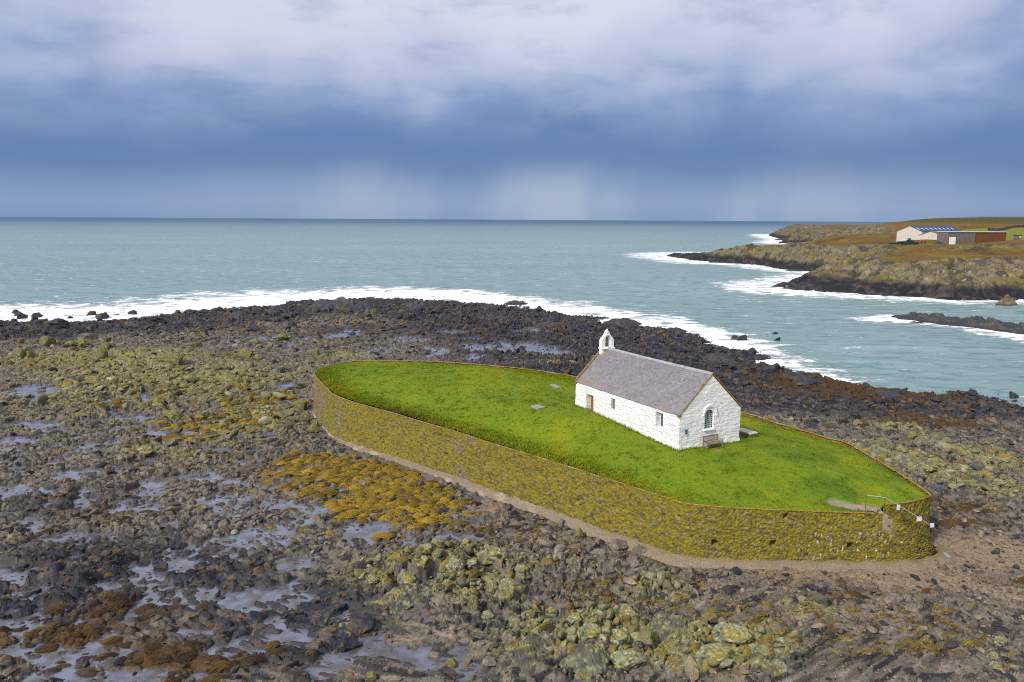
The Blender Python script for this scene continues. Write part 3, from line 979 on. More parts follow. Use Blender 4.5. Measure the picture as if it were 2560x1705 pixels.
def rock_verts(seed, sub, planes, lay=0.0, rough=0.10, scale=(1, 1, 1)):
    """a boulder: a ball cut by random planes, layered and roughened"""
    rs = np.random.RandomState(seed)
    bm = bmesh.new()
    bmesh.ops.create_icosphere(bm, subdivisions=sub, radius=1.0)
    V = np.array([v.co[:] for v in bm.verts]); Fc = np.array([[v.index for v in p.verts] for p in bm.faces])
    bm.free()
    for _ in range(planes):
        n = rs.normal(size=3); n /= np.linalg.norm(n)
        dd = rs.uniform(0.45, 0.85)
        k = V @ n - dd
        V = V - np.outer(np.maximum(k, 0) * 0.97, n)
    if lay:
        n = np.array([0.75, 0.1, 0.65]) + rs.normal(size=3) * 0.15; n /= np.linalg.norm(n)
        t = V @ n * 4.5 + n3(V, 1.5, seed) * 0.6
        step = (t % 1.0)
        V = V * (1 + lay * (np.where(step < .7, 0.5, -0.5))[:, None] * np.array([1, 1, 0.6]))
    off = n3(V + seed, 1.6, seed) * rough * 1.5 + n3(V + seed, 4.0, seed + 5) * rough * 0.7
    V = V * (1 + off)[:, None]
    return V * np.array(scale), Fc


def vnormals(V, Fc):
    a, b, c = V[Fc[:, 0]], V[Fc[:, 1]], V[Fc[:, 2]]
    fn = np.cross(b - a, c - a)
    N = np.zeros_like(V)
    for k in range(3):
        np.add.at(N, Fc[:, k], fn)
    return N / (np.linalg.norm(N, axis=1, keepdims=True) + 1e-9)


PAL = {
    'lichen': [(.066, .060, .048), (.170, .172, .098), (.205, .160, .014), (.31, .32, .25)],
    'dark': [(.026, .029, .042), (.048, .042, .041), (.082, .060, .042), (.012, .012, .017)],
    'grey': [(.145, .122, .102), (.20, .178, .145), (.215, .17, .105), (.085, .075, .066)],
    'moss': [(.070, .060, .035), (.128, .120, .045), (.150, .115, .012), (.19, .19, .115)],
    'orange': [(.13, .092, .055), (.19, .135, .08), (.09, .06, .035), (.07, .055, .042)],
}


def rock_colour(V, N, pal, seed):
    a, b, c, d = [np.array(k, F32) for k in PAL[pal]]
    n1, n2_, n4 = n3(V + seed * 3.3, 1.3, seed), n3(V - seed, 3.2, seed + 9), n3(V + 2.0, 7.0, seed + 4)
    C = np.repeat(a[None], len(V), 0)
    upw = sm(-0.35, 0.35, N[:, 2] + 0.6 * n1 + 0.35 * n2_) if pal in ('lichen', 'moss') else sm(0.0, 0.5, n1 + 0.5 * n2_)
    C = cmix(C, b, upw)
    C = cmix(C, c, sm(0.15, 0.5, n1 * 0.8 + 0.6 * n2_ + (0.25 * N[:, 2] if pal in ('lichen', 'moss') else 0)) * 0.85)
    C = cmix(C, d, sm(0.15, 0.55, n4) * 0.7)
    return np.clip(C * (1 + 0.25 * n4)[:, None], 0.008, 1)


VAR = {}


def variant(pal, k):
    """mesh data for one boulder shape, shared by its copies"""
    if (pal, k) not in VAR:
        seed = 100 + k * 7 + sum(map(ord, pal))
        rough = {'dark': 0.13, 'lichen': 0.12}.get(pal, 0.09)
        V, Fc = rock_verts(seed, 4, 13 if pal == 'dark' else 9, 0.05 if pal in ('dark', 'lichen') else 0.02, rough)
        N = vnormals(V, Fc)
        o = npmesh("boulder", V, Fc, M_STONE, smooth=False, link=False,
                   attrs={'Col': rock_colour(V, N, pal, seed), 'wet': np.full(len(V), 0.75 if pal == 'dark' else 0.1)})
        VAR[(pal, k)] = o.data
        bpy.data.objects.remove(o)
    return VAR[(pal, k)]


NB = [0]


def boulder(x, y, w, pal, label, group=None, h=None, depth=None, rz=None, sink=0.32, cat='boulder', name='boulder', z=None):
    NB[0] += 1
    o = bpy.data.objects.new(name, variant(pal, random.randrange(9)))
    COL.objects.link(o)
    h = h or w * random.uniform(0.55, 0.8)
    depth = depth or w * random.uniform(0.6, 0.95)
    o.scale = (w * 0.56, depth * 0.56, h * 0.62)
    zz = float(SHOREF.sample(x, y)) if z is None else z
    zz = max(zz, -0.1)
    o.location = (x, y, zz + h * 0.62 * (1 - 2 * sink) * 0.75)
    o.rotation_euler = (random.uniform(-.15, .15), random.uniform(-.25, .25), random.uniform(0, 6.28) if rz is None else rz)
    tag(o, label, cat, group)
    return o


# boulders one can pick out in the photograph: pixel of the foot, width in pixels, kind, label
PICKED = [
    (1566, 1545, 58, 'lichen', "big rounded boulder capped with yellow lichen, alone amid brown gravel below the wall bend", 50),
    (1528, 1542, 26, 'moss', "small olive boulder leaning against the big yellow capped boulder", 22),
    (1258, 1502, 52, 'lichen', "tall upright boulder with bright yellow crown at the right end of the pale ridge", 66),
    (1228, 1478, 20, 'lichen', "narrow upright pale stone just left of the tall yellow crowned boulder", 38),
    (1014, 1462, 44, 'lichen', "round grey green boulder with a yellow spot on its right side, by the dark slabs", 40),
    (930, 1475, 34, 'lichen', "low pale green boulder left of the round spotted boulder", 22),
    (1163, 1512, 34, 'lichen', "yellow topped leaning boulder in the gully of the foreground outcrop", 42),
    (1186, 1540, 36, 'moss', "long mossy boulder standing on end beside the foreground gully", 50),
    (1222, 1545, 34, 'lichen', "smooth pale green boulder under the tall yellow crowned one", 24),
    (1105, 1440, 44, 'lichen', "pale green boulder at the left front of the ridge above the gully", 34),
    (1140, 1432, 44, 'lichen', "domed pale green boulder in the middle of the foreground ridge", 38),
    (1180, 1432, 40, 'lichen', "rough pale green boulder right of the domed one on the ridge", 36),
    (1235, 1415, 70, 'lichen', "broad slab boulder of pale green lichen on the crest of the foreground ridge", 40),
    (1085, 1650, 36, 'grey', "rounded grey boulder at the bottom, upper of the pair in dark sand", 30),
    (1128, 1665, 36, 'moss', "cracked olive boulder at the bottom, lower of the pair in dark sand", 28),
    (1222, 1672, 36, 'grey', "smooth grey boulder near the bottom edge with a dark gap below it", 24),
    (1236, 1655, 28, 'moss', "smaller smooth boulder behind the grey one near the bottom edge", 22),
    (928, 1698, 30, 'moss', "round tan boulder half cut off at the bottom edge", 24),
    (1378, 1550, 36, 'lichen', "rounded grey green boulder standing at the edge of the small blue pool", 34),
    (1440, 1555, 56, 'lichen', "long pale boulder at the right shore of the small blue pool", 26),
    (1306, 1500, 22, 'moss', "dark olive boulder on the left shore of the small blue pool", 20),
    (1335, 1530, 36, 'moss', "lone mossy rock lying in the small blue pool", 22),
    (1325, 1550, 40, 'moss', "lower mossy rock at the tail of the small blue pool", 20),
    (1550, 1618, 56, 'lichen', "blocky lichened boulder in the middle of the bottom ridge", 50),
    (1600, 1620, 60, 'lichen', "olive boulder with white flecks right of the blocky one in the bottom ridge", 48),
    (1475, 1600, 50, 'lichen', "lichened boulder with pale face left of the blocky one in the bottom ridge", 44),
    (1830, 1612, 90, 'lichen', "wide humped lichened rock at the right end of the bottom ridge", 50),
    (1785, 1660, 90, 'lichen', "flat topped rock under a yellow green mat near the bottom right", 50),
    (1890, 1640, 32, 'lichen', "small upright lichened rock beside the flat topped mat rock", 38),
    (1570, 1665, 100, 'lichen', "large mound of yellow lichened rock at the bottom centre right", 52),
    (1455, 1700, 42, 'lichen', "square yellow green boulder cut by the bottom edge", 34),
    (1600, 1385, 42, 'grey', "rounded grey boulder touching the concrete footing where the wall bends", 32),
    (1550, 1378, 55, 'grey', "wide grey boulder left of the rounded one by the concrete footing", 26),
    (1498, 1392, 40, 'grey', "grey boulder with lichen rim, leftmost beside the footing at the bend", 28),
    (1445, 1345, 26, 'moss', "pointed leaning slab of stone against the concrete footing", 28),
    (1840, 1436, 34, 'dark', "dark green capped boulder resting on the footing below the straight wall", 28),
    (2030, 1478, 36, 'dark', "dark squarish boulder at the foot of the apron under the drain holes", 26),
    (2435, 1524, 32, 'moss', "lone olive green boulder on the pink gravel at right", 26),
    (2505, 1612, 28, 'lichen', "bright yellow green rounded boulder near the right edge", 24),
    (2482, 1648, 26, 'lichen', "pale lichened cobble below the bright yellow green one", 20),
    (2490, 1675, 28, 'lichen', "pale cobble with yellow rim at the right bottom corner", 22),
    (2175, 1664, 30, 'dark', "flat dark slab stone among cobbles at the bottom right", 14),
    (1930, 1545, 28, 'grey', "pale grey rounded boulder on gravel right of the bottom ridge", 26),
    (2020, 1555, 50, 'grey', "long grey boulder with seaweed along its lower side", 20),
    (753, 1022, 40, 'moss', "biggest mossy boulder heaped against the rounded left end of the wall", 34),
    (716, 1032, 32, 'moss', "flat mossy boulder left of the heap at the wall end", 14),
    (740, 1040, 24, 'grey', "grey stone under the mossy heap at the wall end", 14),
    (764, 1052, 28, 'moss', "tilted olive boulder against the foot of the left wall end", 24),
    (788, 1066, 24, 'moss', "small olive boulder resting on the footing at the left wall end", 22),
    (778, 1082, 36, 'moss', "yellow olive boulder lowest of the heap at the left wall end", 24),
    (440, 1375, 30, 'dark', "round black boulder standing by a pool at left", 30),
    (400, 1440, 40, 'dark', "black boulder with pale cap beside the lower left pools", 34),
    (820, 1535, 80, 'dark', "long dark slab outcrop with mossy top above the lower pool", 34),
    (905, 1575, 100, 'dark', "wide dark ribbed rock below the lower pool", 44),
    (205, 1672, 46, 'dark', "smooth dark boulder in brown weed near the lower left corner", 28),
    (560, 1580, 66, 'dark', "pair sized black rock rising from the lower left pools", 36),
    (870, 1630, 60, 'dark', "black pointed rock in the bottom pool centre left", 40),
    (235, 963, 60, 'moss', "humped yellow topped rock on the left flat, beside a thin pool", 24),
    (390, 1010, 36, 'moss', "square mossy boulder standing over a pool at left", 24),
    (425, 1045, 62, 'moss', "long knobbly mossy rock between two left pools", 24),
    (45, 895, 60, 'moss', "large olive boulder at the left edge in front of the dark surf rocks", 28),
    (112, 862, 50, 'moss', "tan pointed boulder behind the olive one at the left edge", 28),
    (215, 848, 46, 'grey', "smooth grey domed boulder near the left surf", 22),
    (245, 895, 56, 'moss', "yellow streaked boulder in the left boulder belt", 24),
    (420, 905, 58, 'moss', "broad yellowish domed rock in the middle of the left boulder belt", 22),
    (355, 880, 40, 'moss', "olive boulder with dark flank beside a blue puddle in the belt", 18),
    (560, 895, 34, 'moss', "block shaped tan boulder right of the broad dome", 18),
    (790, 890, 26, 'moss', "grey tan boulder closest behind the left end of the lawn wall", 20),
    (1155, 789, 16, 'dark', "dark upright pillar rock in the shallow surf behind the lawn", 16),
    (1208, 860, 14, 'dark', "black rock alone in the long pool behind the lawn", 9),
    (1155, 868, 14, 'dark', "black rock at the left bank of the long pool behind the lawn", 9),
    (1258, 786, 16, 'dark', "round brown rock by the shallows right of the pillar rock", 10),
    (395, 806, 40, 'dark', "twin peaked dark rock standing in white foam at left", 20),
    (420, 800, 18, 'dark', "small upright dark rock in foam beside the twin peaked one", 16),
    (478, 783, 34, 'dark', "pointed brown rock in the foam, farthest out at left", 14),
    (530, 778, 32, 'dark', "low brown rock in the foam, right of the pointed one", 9),
    (140, 825, 70, 'dark', "big dark jagged rock at the surf edge far left", 36),
    (95, 812, 44, 'dark', "dark rock hump behind the jagged one far left", 26),
]


def picked_rocks():
    for px, py, wp, pal, lab, hp in PICKED:
        zz = 1.4
        for _ in range(3):
            p = at(px, py, zz)
            zz = max(0.0, float(SHOREF.sample(p[0], p[1])))
            zz = min(zz, 2.2)
        s = p[1] / FPX
        boulder(p[0], p[1] + 0.2 * wp * s, wp * s, pal, lab, h=hp * s * 1.15, rz=random.uniform(-.4, .4))


picked_rocks()

GROUPS = [
    # n, px range, py range, size m, palette, label, group
    (46, (10, 760), (772, 846), (1.7, 3.7), 'dark', "dark wet boulder in the jagged belt along the left surf", "dark boulders of the left surf belt"),
    (34, (700, 1400), (757, 812), (1.6, 3.2), 'dark', "dark blue grey boulder between the surf and the long pool behind the lawn", "dark boulders behind the lawn by the surf"),
    (26, (760, 1420), (850, 890), (0.8, 1.7), 'dark', "dark brown boulder on the wet flat right behind the lawn", "brown boulders on the flat behind the lawn"),
    (30, (1480, 1950), (820, 930), (1.3, 2.8), 'dark', "dark boulder in the belt between the chapel and the bay", "dark boulders between chapel and bay"),
    (24, (2000, 2540), (960, 1075), (0.8, 1.7), 'dark', "dark boulder among rust brown weed on the right shore", "boulders in brown weed on the right shore"),
    (24, (20, 720), (855, 930), (1.4, 3.3), 'moss', "olive lichened boulder in the belt behind the left flats", "olive boulders of the left belt"),
    (18, (2160, 2540), (1130, 1240), (0.8, 1.5), 'lichen', "yellow green lichened rock on the ridge right of the lawn", "lichened rocks of the right ridge"),
    (16, (1050, 1330), (1390, 1500), (0.6, 1.1), 'lichen', "pale green lichened rock clustered on the foreground ridge below the wall", "pale rocks of the foreground ridge"),
]


def zone_rocks():
    for n, (x0, x1), (y0, y1), (s0, s1), pal, lab, grp in GROUPS:
        k = 0
        while k < n:
            p = at(random.uniform(x0, x1), random.uniform(y0, y1), 1.0)
            if inside(np.array([p[0]]), np.array([p[1]]), ISLAND)[0] or seg_dist(np.array([p[0]]), np.array([p[1]]), ISLAND, True)[0] < 1.6:
                continue
            w = s0 + (s1 - s0) * random.random() ** 2
            boulder(p[0], p[1], w, pal, lab, grp, h=w * random.uniform(.55, .85), rz=random.uniform(-.6, .6) + (0.3 if p[0] > 20 else -0.3))
            k += 1


zone_rocks()


def loose_stones():
    """every smaller stone of the shore, far too many to count"""
    protos = []
    for k in range(14):
        V, Fc = rock_verts(700 + k, 2, 11, 0.03, 0.06)
        protos.append((V, Fc))
    small = []
    for k in range(10):
        V, Fc = rock_verts(900 + k, 1, 5, 0.0, 0.10)
        small.append((V, Fc))
    vs, fs, cs, ws = [], [], [], []
    base = 0

    def scatter(n, ymin, ymax, xa, size, lowpoly, keep, seed):
        nonlocal base
        rs = np.random.RandomState(seed)
        y = np.sqrt(rs.uniform(ymin ** 2, ymax ** 2, n)); x = rs.uniform(xa[0], xa[1], n) * (y * 0.70 + 4)
        z = zones(x.astype(F32), y.astype(F32))
        ok = ~inside(x, y, ISLAND) & (seg_dist(x, y, ISLAND, True) > 1.1) & (z['d'] > -5)
        ok &= rs.uniform(0, 1, n) < keep(z, x, y)
        x, y = x[ok], y[ok]
        z = {k: v[ok] for k, v in z.items()}
        h = SHOREF.sample(x, y)
        m = len(x)
        sz = size[0] + (size[1] - size[0]) * rs.uniform(0, 1, m) ** 2.4
        P = small if lowpoly else protos
        which = rs.randint(0, len(P), m)
        ang = rs.normal(0, 0.45, m) + np.radians(lerp(-53, -14, sm(-26, 4, x)) + 39 * sm(4, 26, x)) + math.pi / 2
        for k in range(len(P)):
            I = np.where(which == k)[0]
            if not len(I):
                continue
            V, Fc = P[k]
            c, s = np.cos(ang[I]), np.sin(ang[I])
            sx = sz[I] * rs.uniform(.55, 0.85, len(I)); sy = sz[I] * rs.uniform(.30, .55, len(I)); szz = sz[I] * rs.uniform(.25, .48, len(I))
            tl = rs.normal(0, 0.25, len(I))
            lx = V[None, :, 0] * sx[:, None]; ly = V[None, :, 1] * sy[:, None]; lz = V[None, :, 2] * szz[:, None] + lx * tl[:, None]
            W = np.stack([lx * c[:, None] - ly * s[:, None] + x[I][:, None], lx * s[:, None] + ly * c[:, None] + y[I][:, None], lz + h[I][:, None] + szz[I if False else slice(None)][:, None] * 0.25], -1)
            # colour of each stone from where it lies
            r1, r2, r3 = rs.uniform(0, 1, (3, len(I)))
            C = np.empty((len(I), 3), F32); C[:] = (.135, .120, .100)
            C = cmix(C, (.25, .22, .19), sm(.6, 1, r1)); C = cmix(C, (.028, .028, .034), sm(.55, .15, r1)); C = cmix(C, (.20, .125, .080), sm(.7, 1., r3) * .7)
            dk = sm(.3, .7, z['dark'][I] + .25 * z['jit'][I])
            dc = np.empty_like(C); dc[:] = (.020, .023, .035); dc = cmix(dc, (.085, .064, .052), sm(.6, 1, r2)); dc = cmix(dc, (.105, .055, .012), sm(.75, 1, r3) * .8)
            C = C + (dc - C) * (dk * .93)[:, None]
            li = sm(.25, .6, z['lichen'][I] + .3 * z['jit'][I] + .3 * (r2 - .5))
            lc = np.empty_like(C); lc[:] = (.170, .162, .058); lc = cmix(lc, (.28, .285, .17), sm(.5, 1, r3)); lc = cmix(lc, (.235, .18, .010), sm(.6, 1, r1))
            wdd = sm(.25, .6, np.maximum(np.maximum(z['weed'][I], z['brown'][I]), .30 + .35 * z['big'][I]) + .6 * (r1 - .5))
            up = sm(-0.15, 0.55, V[:, 2] / (np.abs(V[:, 2]).max()))
            CC = np.repeat(C[:, None], len(V), 1)
            CC = CC + (lc[:, None] - CC) * (li[:, None] * up[None] * 0.9)[..., None]
            CC = CC + ((np.array((.105, .058, .006), F32) * (1 - .5 * sm(.2, .6, z['brown'][I]))[:, None, None]) - CC) * (wdd[:, None] * up[None] * (0.35 + 0.55 * (r2 > .5))[:, None])[..., None]
            nn = n3(W.reshape(-1, 3), 3.0, 77).reshape(W.shape[:2])
            CC = CC * (1 + 0.35 * nn)[..., None]
            vs.append(W.reshape(-1, 3)); cs.append(CC.reshape(-1, 3))
            fs.append((Fc[None] + (base + np.arange(len(I)) * len(V))[:, None, None]).reshape(-1, 3))
            ws.append(np.repeat(np.clip(.15 + .6 * dk - .3 * li, 0, 1), len(V)))
            base += len(I) * len(V)

    gen = lambda z, x, y: np.clip(0.35 + 0.75 * z['jit'] + 0.35 * z['lichen'], 0.05, 1) * (1 - 0.45 * z['pool']) * (1 - .55 * z['sand']) * (1 - .8 * sm(.4, .8, z['weed']))
    scatter(15000, 30, 62, (-1, 1), (.16, .62), False, gen, 1)
    scatter(26000, 30, 58, (-1, 1), (.06, .22), True, lambda z, x, y: np.clip(.45 + .6 * z['jit'], .05, 1) * (1 - .5 * z['pool']) * (0.45 + .55 * sm(-6, 4, x)), 2)
    scatter(19000, 60, 108, (-1, 1), (.22, .85), False, gen, 3)
    scatter(16000, 60, 100, (-1, 1), (.12, .32), True, gen, 6)
    scatter(15000, 100, 215, (-1, 1), (.40, 1.35), False, lambda z, x, y: np.clip(.5 + .6 * z['jit'], .05, 1) * (1 - .97 * z['pool']) * sm(-5, 3, z['d']), 4)
    scatter(9000, 32, 70, (-1, 1), (.30, 1.15), False, lambda z, x, y: sm(.25, .6, z['lichen'] + .2 * z['med']) * (1 - z['pool']), 8)
    scatter(4200, 70, 125, (-1, 1), (.5, 1.6), False, lambda z, x, y: sm(.25, .6, z['lichen'] + .2 * z['med']) * (1 - z['pool']), 9)
    scatter(5000, 150, 262, (-.6, .35), (.5, 1.4), False, lambda z, x, y: sm(-7, 6, z['d']) * .9, 5)
    o = npmesh("loose_stones", np.concatenate(vs), np.concatenate(fs), M_STONE, smooth=False, attrs={'Col': np.clip(np.concatenate(cs), .008, 1), 'wet': np.concatenate(ws)})
    tag(o, kind='stuff')
    print("stones", sum(map(len, vs)))


loose_stones()


def rock_mass(name, cx, cy, L, W, H, ang, seed, pal, label, cat, group=None, zb=0.0, slab=0.5, caps=None):
    """a long outcrop built as one jagged mass with tilted beds"""
    nu, nv = max(40, int(L / 0.14)), max(30, int(W / 0.14))
    nu, nv = min(nu, 260), min(nv, 150)
    u, v = np.meshgrid(np.linspace(-1.08, 1.08, nu), np.linspace(-1.12, 1.12, nv), indexing='ij')
    x, y = u * L / 2, v * W / 2
    edge = 0.16 * fbm(x / (L * .2), y / (W * .4), seed, 3)
    r = np.hypot(np.abs(u) ** 1.25, v) + edge
    dome = np.clip(1 - r ** 1.7, -0.35, 1)
    prof = 0.62 + 0.38 * fbm(x / (L * .22) + 3, np.zeros_like(y), seed + 3, 3)
    s = max(H, 1.0)
    beds = ((x * 0.75 + y * 0.6) / (0.36 * s) + 1.6 * perlin(x / (1.2 * s), y / (1.2 * s), seed + 5)) % 1.0
    beds = np.where(beds < 0.25, beds / .25, (1 - beds) / .75)
    w1, w2, wid = worley(x / (0.8 * s), y / (0.55 * s), seed + 6)
    blk = sm(0, .3, w2 - w1) * (.3 + .9 * rnd(wid, 1))
    z = H * dome * prof * (0.66 + slab * 0.24 * beds + 0.26 * blk) + 0.10 * s * fbm(x / (.35 * s), y / (.35 * s), seed + 8, 3) * (dome > -.3)
    V = np.stack([x, y, z], -1).reshape(-1, 3)
    q = grid_faces(nu, nv)
    a, b, c, d = [np.array(k, F32) for k in PAL[pal]]
    y0_ = y; y = y + z * 1.1; x = x + z * .5
    w1, w2, _ = worley(x / (0.8 * s), y / (0.55 * s), seed + 6)
    n1 = fbm(x / (.7 * s), y / (.7 * s), seed + 11, 3); n2_ = fbm(x / (.2 * s), y / (.2 * s), seed + 13, 3)
    gz = np.hypot(*np.gradient(z)) / (np.hypot(L * 1.08 / nu, W * 1.12 / nv) * .7)
    flat = sm(1.7, .55, gz + .4 * n2_) if pal in ('lichen', 'moss') else 1.0
    C = np.empty(x.shape + (3,), F32); C[...] = a
    C = cmix(C, b, sm(-.15, .3, n1 + .3 * n2_) * flat); C = cmix(C, c, sm(.1, .5, fbm(x / s, y / s, seed + 17, 3) + .3 * n2_) * .8 * flat); C = cmix(C, d, sm(.1, .45, n2_) * .6 * flat)
    C = cmix(C, (.012, .012, .014), sm(.10, .0, w2 - w1) * .5)  # shade of the crevices put into the colour along block edges
    if caps:
        C = cmix(C, caps, sm(.45, .75, z / H + .25 * n1) * .85)
    C = cmix(C, (.022, .022, .027), sm(.9, .3, z + zb + .4 * n1) * (0.85 if zb < 0.3 else 0.4))
    o = npmesh(name, V, q, M_FAR, smooth=False, attrs={'Col': np.clip(C, .008, 1).reshape(-1, 3), 'wet': np.full(V.shape[0], .55 if pal == 'dark' else .1)})
    o.location = (cx, cy, zb); o.rotation_euler = (0, 0, ang)
    return tag(o, label, cat, group)


def outcrop(px, py, wpx, hpx, dpx_m, ang, seed, pal, label, zb=0.0, caps=None, slab=.5):
    p = at(px, py, max(zb, 0)); s = p[1] / FPX
    return rock_mass("rock_outcrop", p[0], p[1] + dpx_m * .3, wpx * s * 1.1, dpx_m, hpx * s * 1.5, ang, seed, pal, label, 'rock', zb=zb, caps=caps, slab=slab)


outcrop(850, 785, 215, 40, 17, -0.1, 3001, 'dark', "largest dark blue outcrop in the surf behind the lawn, its top olive yellow", .3, (.15, .125, .035))
outcrop(1040, 782, 78, 30, 9, 0.15, 3011, 'dark', "steep ribbed dark outcrop right of the largest one in the surf", .2)
outcrop(1290, 762, 58, 12, 7, 0.05, 3021, 'dark', "low reddish brown rock alone in the white surf beyond the shallows", -.1, (.12, .07, .04))
outcrop(990, 757, 48, 14, 6, 0.0, 3031, 'dark', "small brown rock awash at the outer edge of surf behind the largest outcrop", -.1, (.12, .075, .045))
outcrop(925, 793, 60, 22, 6, 0.2, 3041, 'moss', "olive topped slab outcrop in front of the largest surf outcrop", .6)
outcrop(1125, 762, 70, 12, 6, 0.0, 3051, 'dark', "chain of brown rocks in the surf between two outcrops", -.1, (.13, .09, .06))
outcrop(1560, 812, 90, 15, 8, -0.5, 3061, 'dark', "dark pointed outcrop at the surf behind the bellcote", .1)
outcrop(1690, 830, 60, 12, 5, -0.3, 3071, 'dark', "brown weedy rock in the surf right of the bellcote", -.1, (.10, .06, .03))
outcrop(2460, 1030, 150, 26, 6, -0.5, 3081, 'dark', "dark brown headland of rock where the right shore meets the bay", .1, (.11, .065, .02))
for k_, (px_, py_, w_, h_, lab_) in enumerate([
        (330, 824, 80, 22, "slanting black outcrop behind the white foam, left of the surf belt's middle"),
        (470, 815, 90, 24, "broad black outcrop in the left surf belt under the pointed foam rock"),
        (590, 800, 80, 22, "ragged black outcrop in the surf belt right of the low brown foam rock"),
        (690, 792, 90, 26, "blue black slab outcrop just left of the largest surf outcrop"),
        (1110, 806, 80, 20, "black outcrop at the far side of the long pool behind the lawn"),
        (1230, 806, 90, 20, "dark block outcrop by the shallows straight behind the lawn"),
        (1380, 822, 90, 20, "black outcrop left of the bellcote, at the edge of the surf"),
        (1800, 905, 80, 20, "black outcrop on the shore beyond the chapel roof's right end"),
        (2010, 960, 90, 20, "dark weedy outcrop on the right shore between chapel and bay mouth"),
        (2230, 1000, 90, 20, "rust stained black outcrop on the right shore near the bay")]):
    outcrop(px_, py_, w_, h_, 5.5, random.uniform(-.5, .2), 3401 + 10 * k_, 'dark', lab_, .5)
outcrop(1400, 915, 110, 14, 5, -0.3, 3091, 'lichen', "pale yellow green rock ridge close behind the lawn, left of the chapel", .9)
outcrop(1500, 905, 90, 14, 5, -0.3, 3101, 'lichen', "lichened rock ridge touching the chapel's west gable in view", .9)


def crag(px, py, wpx, hpx, dm, ang, seed, label):
    p = at(px, py, 1.4); s = p[1] / FPX
    zz = float(SHOREF.sample(p[0], p[1]))
    rock_mass("rock_outcrop", p[0], p[1], wpx * s, dm, hpx * s, ang, seed, 'lichen', label, 'rock', zb=min(zz, 1.9) - .15, slab=.9)


for args in [(1330, 1640, 200, 62, 2.4, .9, 4001, "craggy ribbed rock at the left end of the bottom ridge, below the small blue pool"),
             (1480, 1650, 170, 56, 2.4, .8, 4011, "craggy lichened rock in the bottom ridge behind the square cut off boulder"),
             (1690, 1588, 170, 44, 2.2, .6, 4021, "olive crag in the bottom ridge above the large yellow mound"),
             (1965, 1690, 170, 46, 2.2, .3, 4031, "broken pale crag at the bottom edge right of the mat rock"),
             (1130, 1560, 170, 46, 2.4, .9, 4041, "ribbed grey green crag below the gully of the foreground outcrop"),
             (1010, 1500, 170, 44, 2.2, .8, 4051, "dark sided crag left of the gully with pale lichen on top"),
             (1280, 1395, 120, 34, 2.6, .5, 4061, "pale green crag at the back of the foreground ridge nearest the footing"),
             (2170, 1133, 150, 36, 3.2, -1.0, 4071, "bright yellow lichened crag touching the back wall of the lawn at right"),
             (2290, 1170, 150, 34, 3.2, -1.0, 4081, "long yellow green crag in the middle of the right ridge"),
             (2420, 1210, 160, 36, 3.2, -1.0, 4091, "pale crag at the near end of the right ridge by the right edge"),
             (2360, 1110, 170, 24, 2.6, -1.0, 4101, "thin olive crag in the second ridge behind the right ridge"),
             (1620, 1450, 110, 34, 2.2, .4, 4111, "bare grey pink crag between the big yellow capped boulder and the footing")]:
    crag(*args)

_k = [at(px, py, 0)[:2] for px, py in [(2262, 795), (2620, 838)]]
_a = math.atan2(_k[1][1] - _k[0][1], _k[1][0] - _k[0][0])
rock_mass("sea_rock", (_k[0][0] + _k[1][0]) / 2, (_k[0][1] + _k[1][1]) / 2, 46, 8, 4.3, _a, 3201, 'dark', "long low dark skerry ringed by white foam in the right bay", 'rock', caps=(.085, .06, .05), zb=-.15)
p_ = at(2290, 806, 0)
rock_mass("sea_rock", p_[0], p_[1], 4.2, 2.0, .6, -.1, 3211, 'dark', "small flat rock awash just off the near side of the skerry", 'rock', zb=-.1, caps=(.10, .06, .05))
p_ = at(2526, 764, 0)
rock_mass("sea_rock", p_[0], p_[1] + 2.2, 7.4, 5.4, 5.2, .6, 3227, 'orange', "orange tan rock standing in the water before the cliff at the right edge", 'rock', zb=-.2)
p_ = at(1946, 716, 0)
rock_mass("sea_rock", p_[0], p_[1], 5.2, 4.5, 1.4, .0, 3231, 'dark', "small dark rock in foam off the tip of the cliff", 'rock', zb=-.1)
p_ = at(1990, 677, 0)
rock_mass("sea_rock", p_[0], p_[1], 12, 8, 2.0, .0, 3241, 'dark', "flat dark rock in the foaming cove between cliff and promontory", 'rock', zb=-.2)
p_ = at(1965, 600, 0)
rock_mass("sea_rock", p_[0], p_[1], 34, 22, 5.0, .0, 3251, 'dark', "dark rock off the far promontory tip near the horizon", 'rock', zb=-.3)

# ------------------------------------------------------------------ seaweed


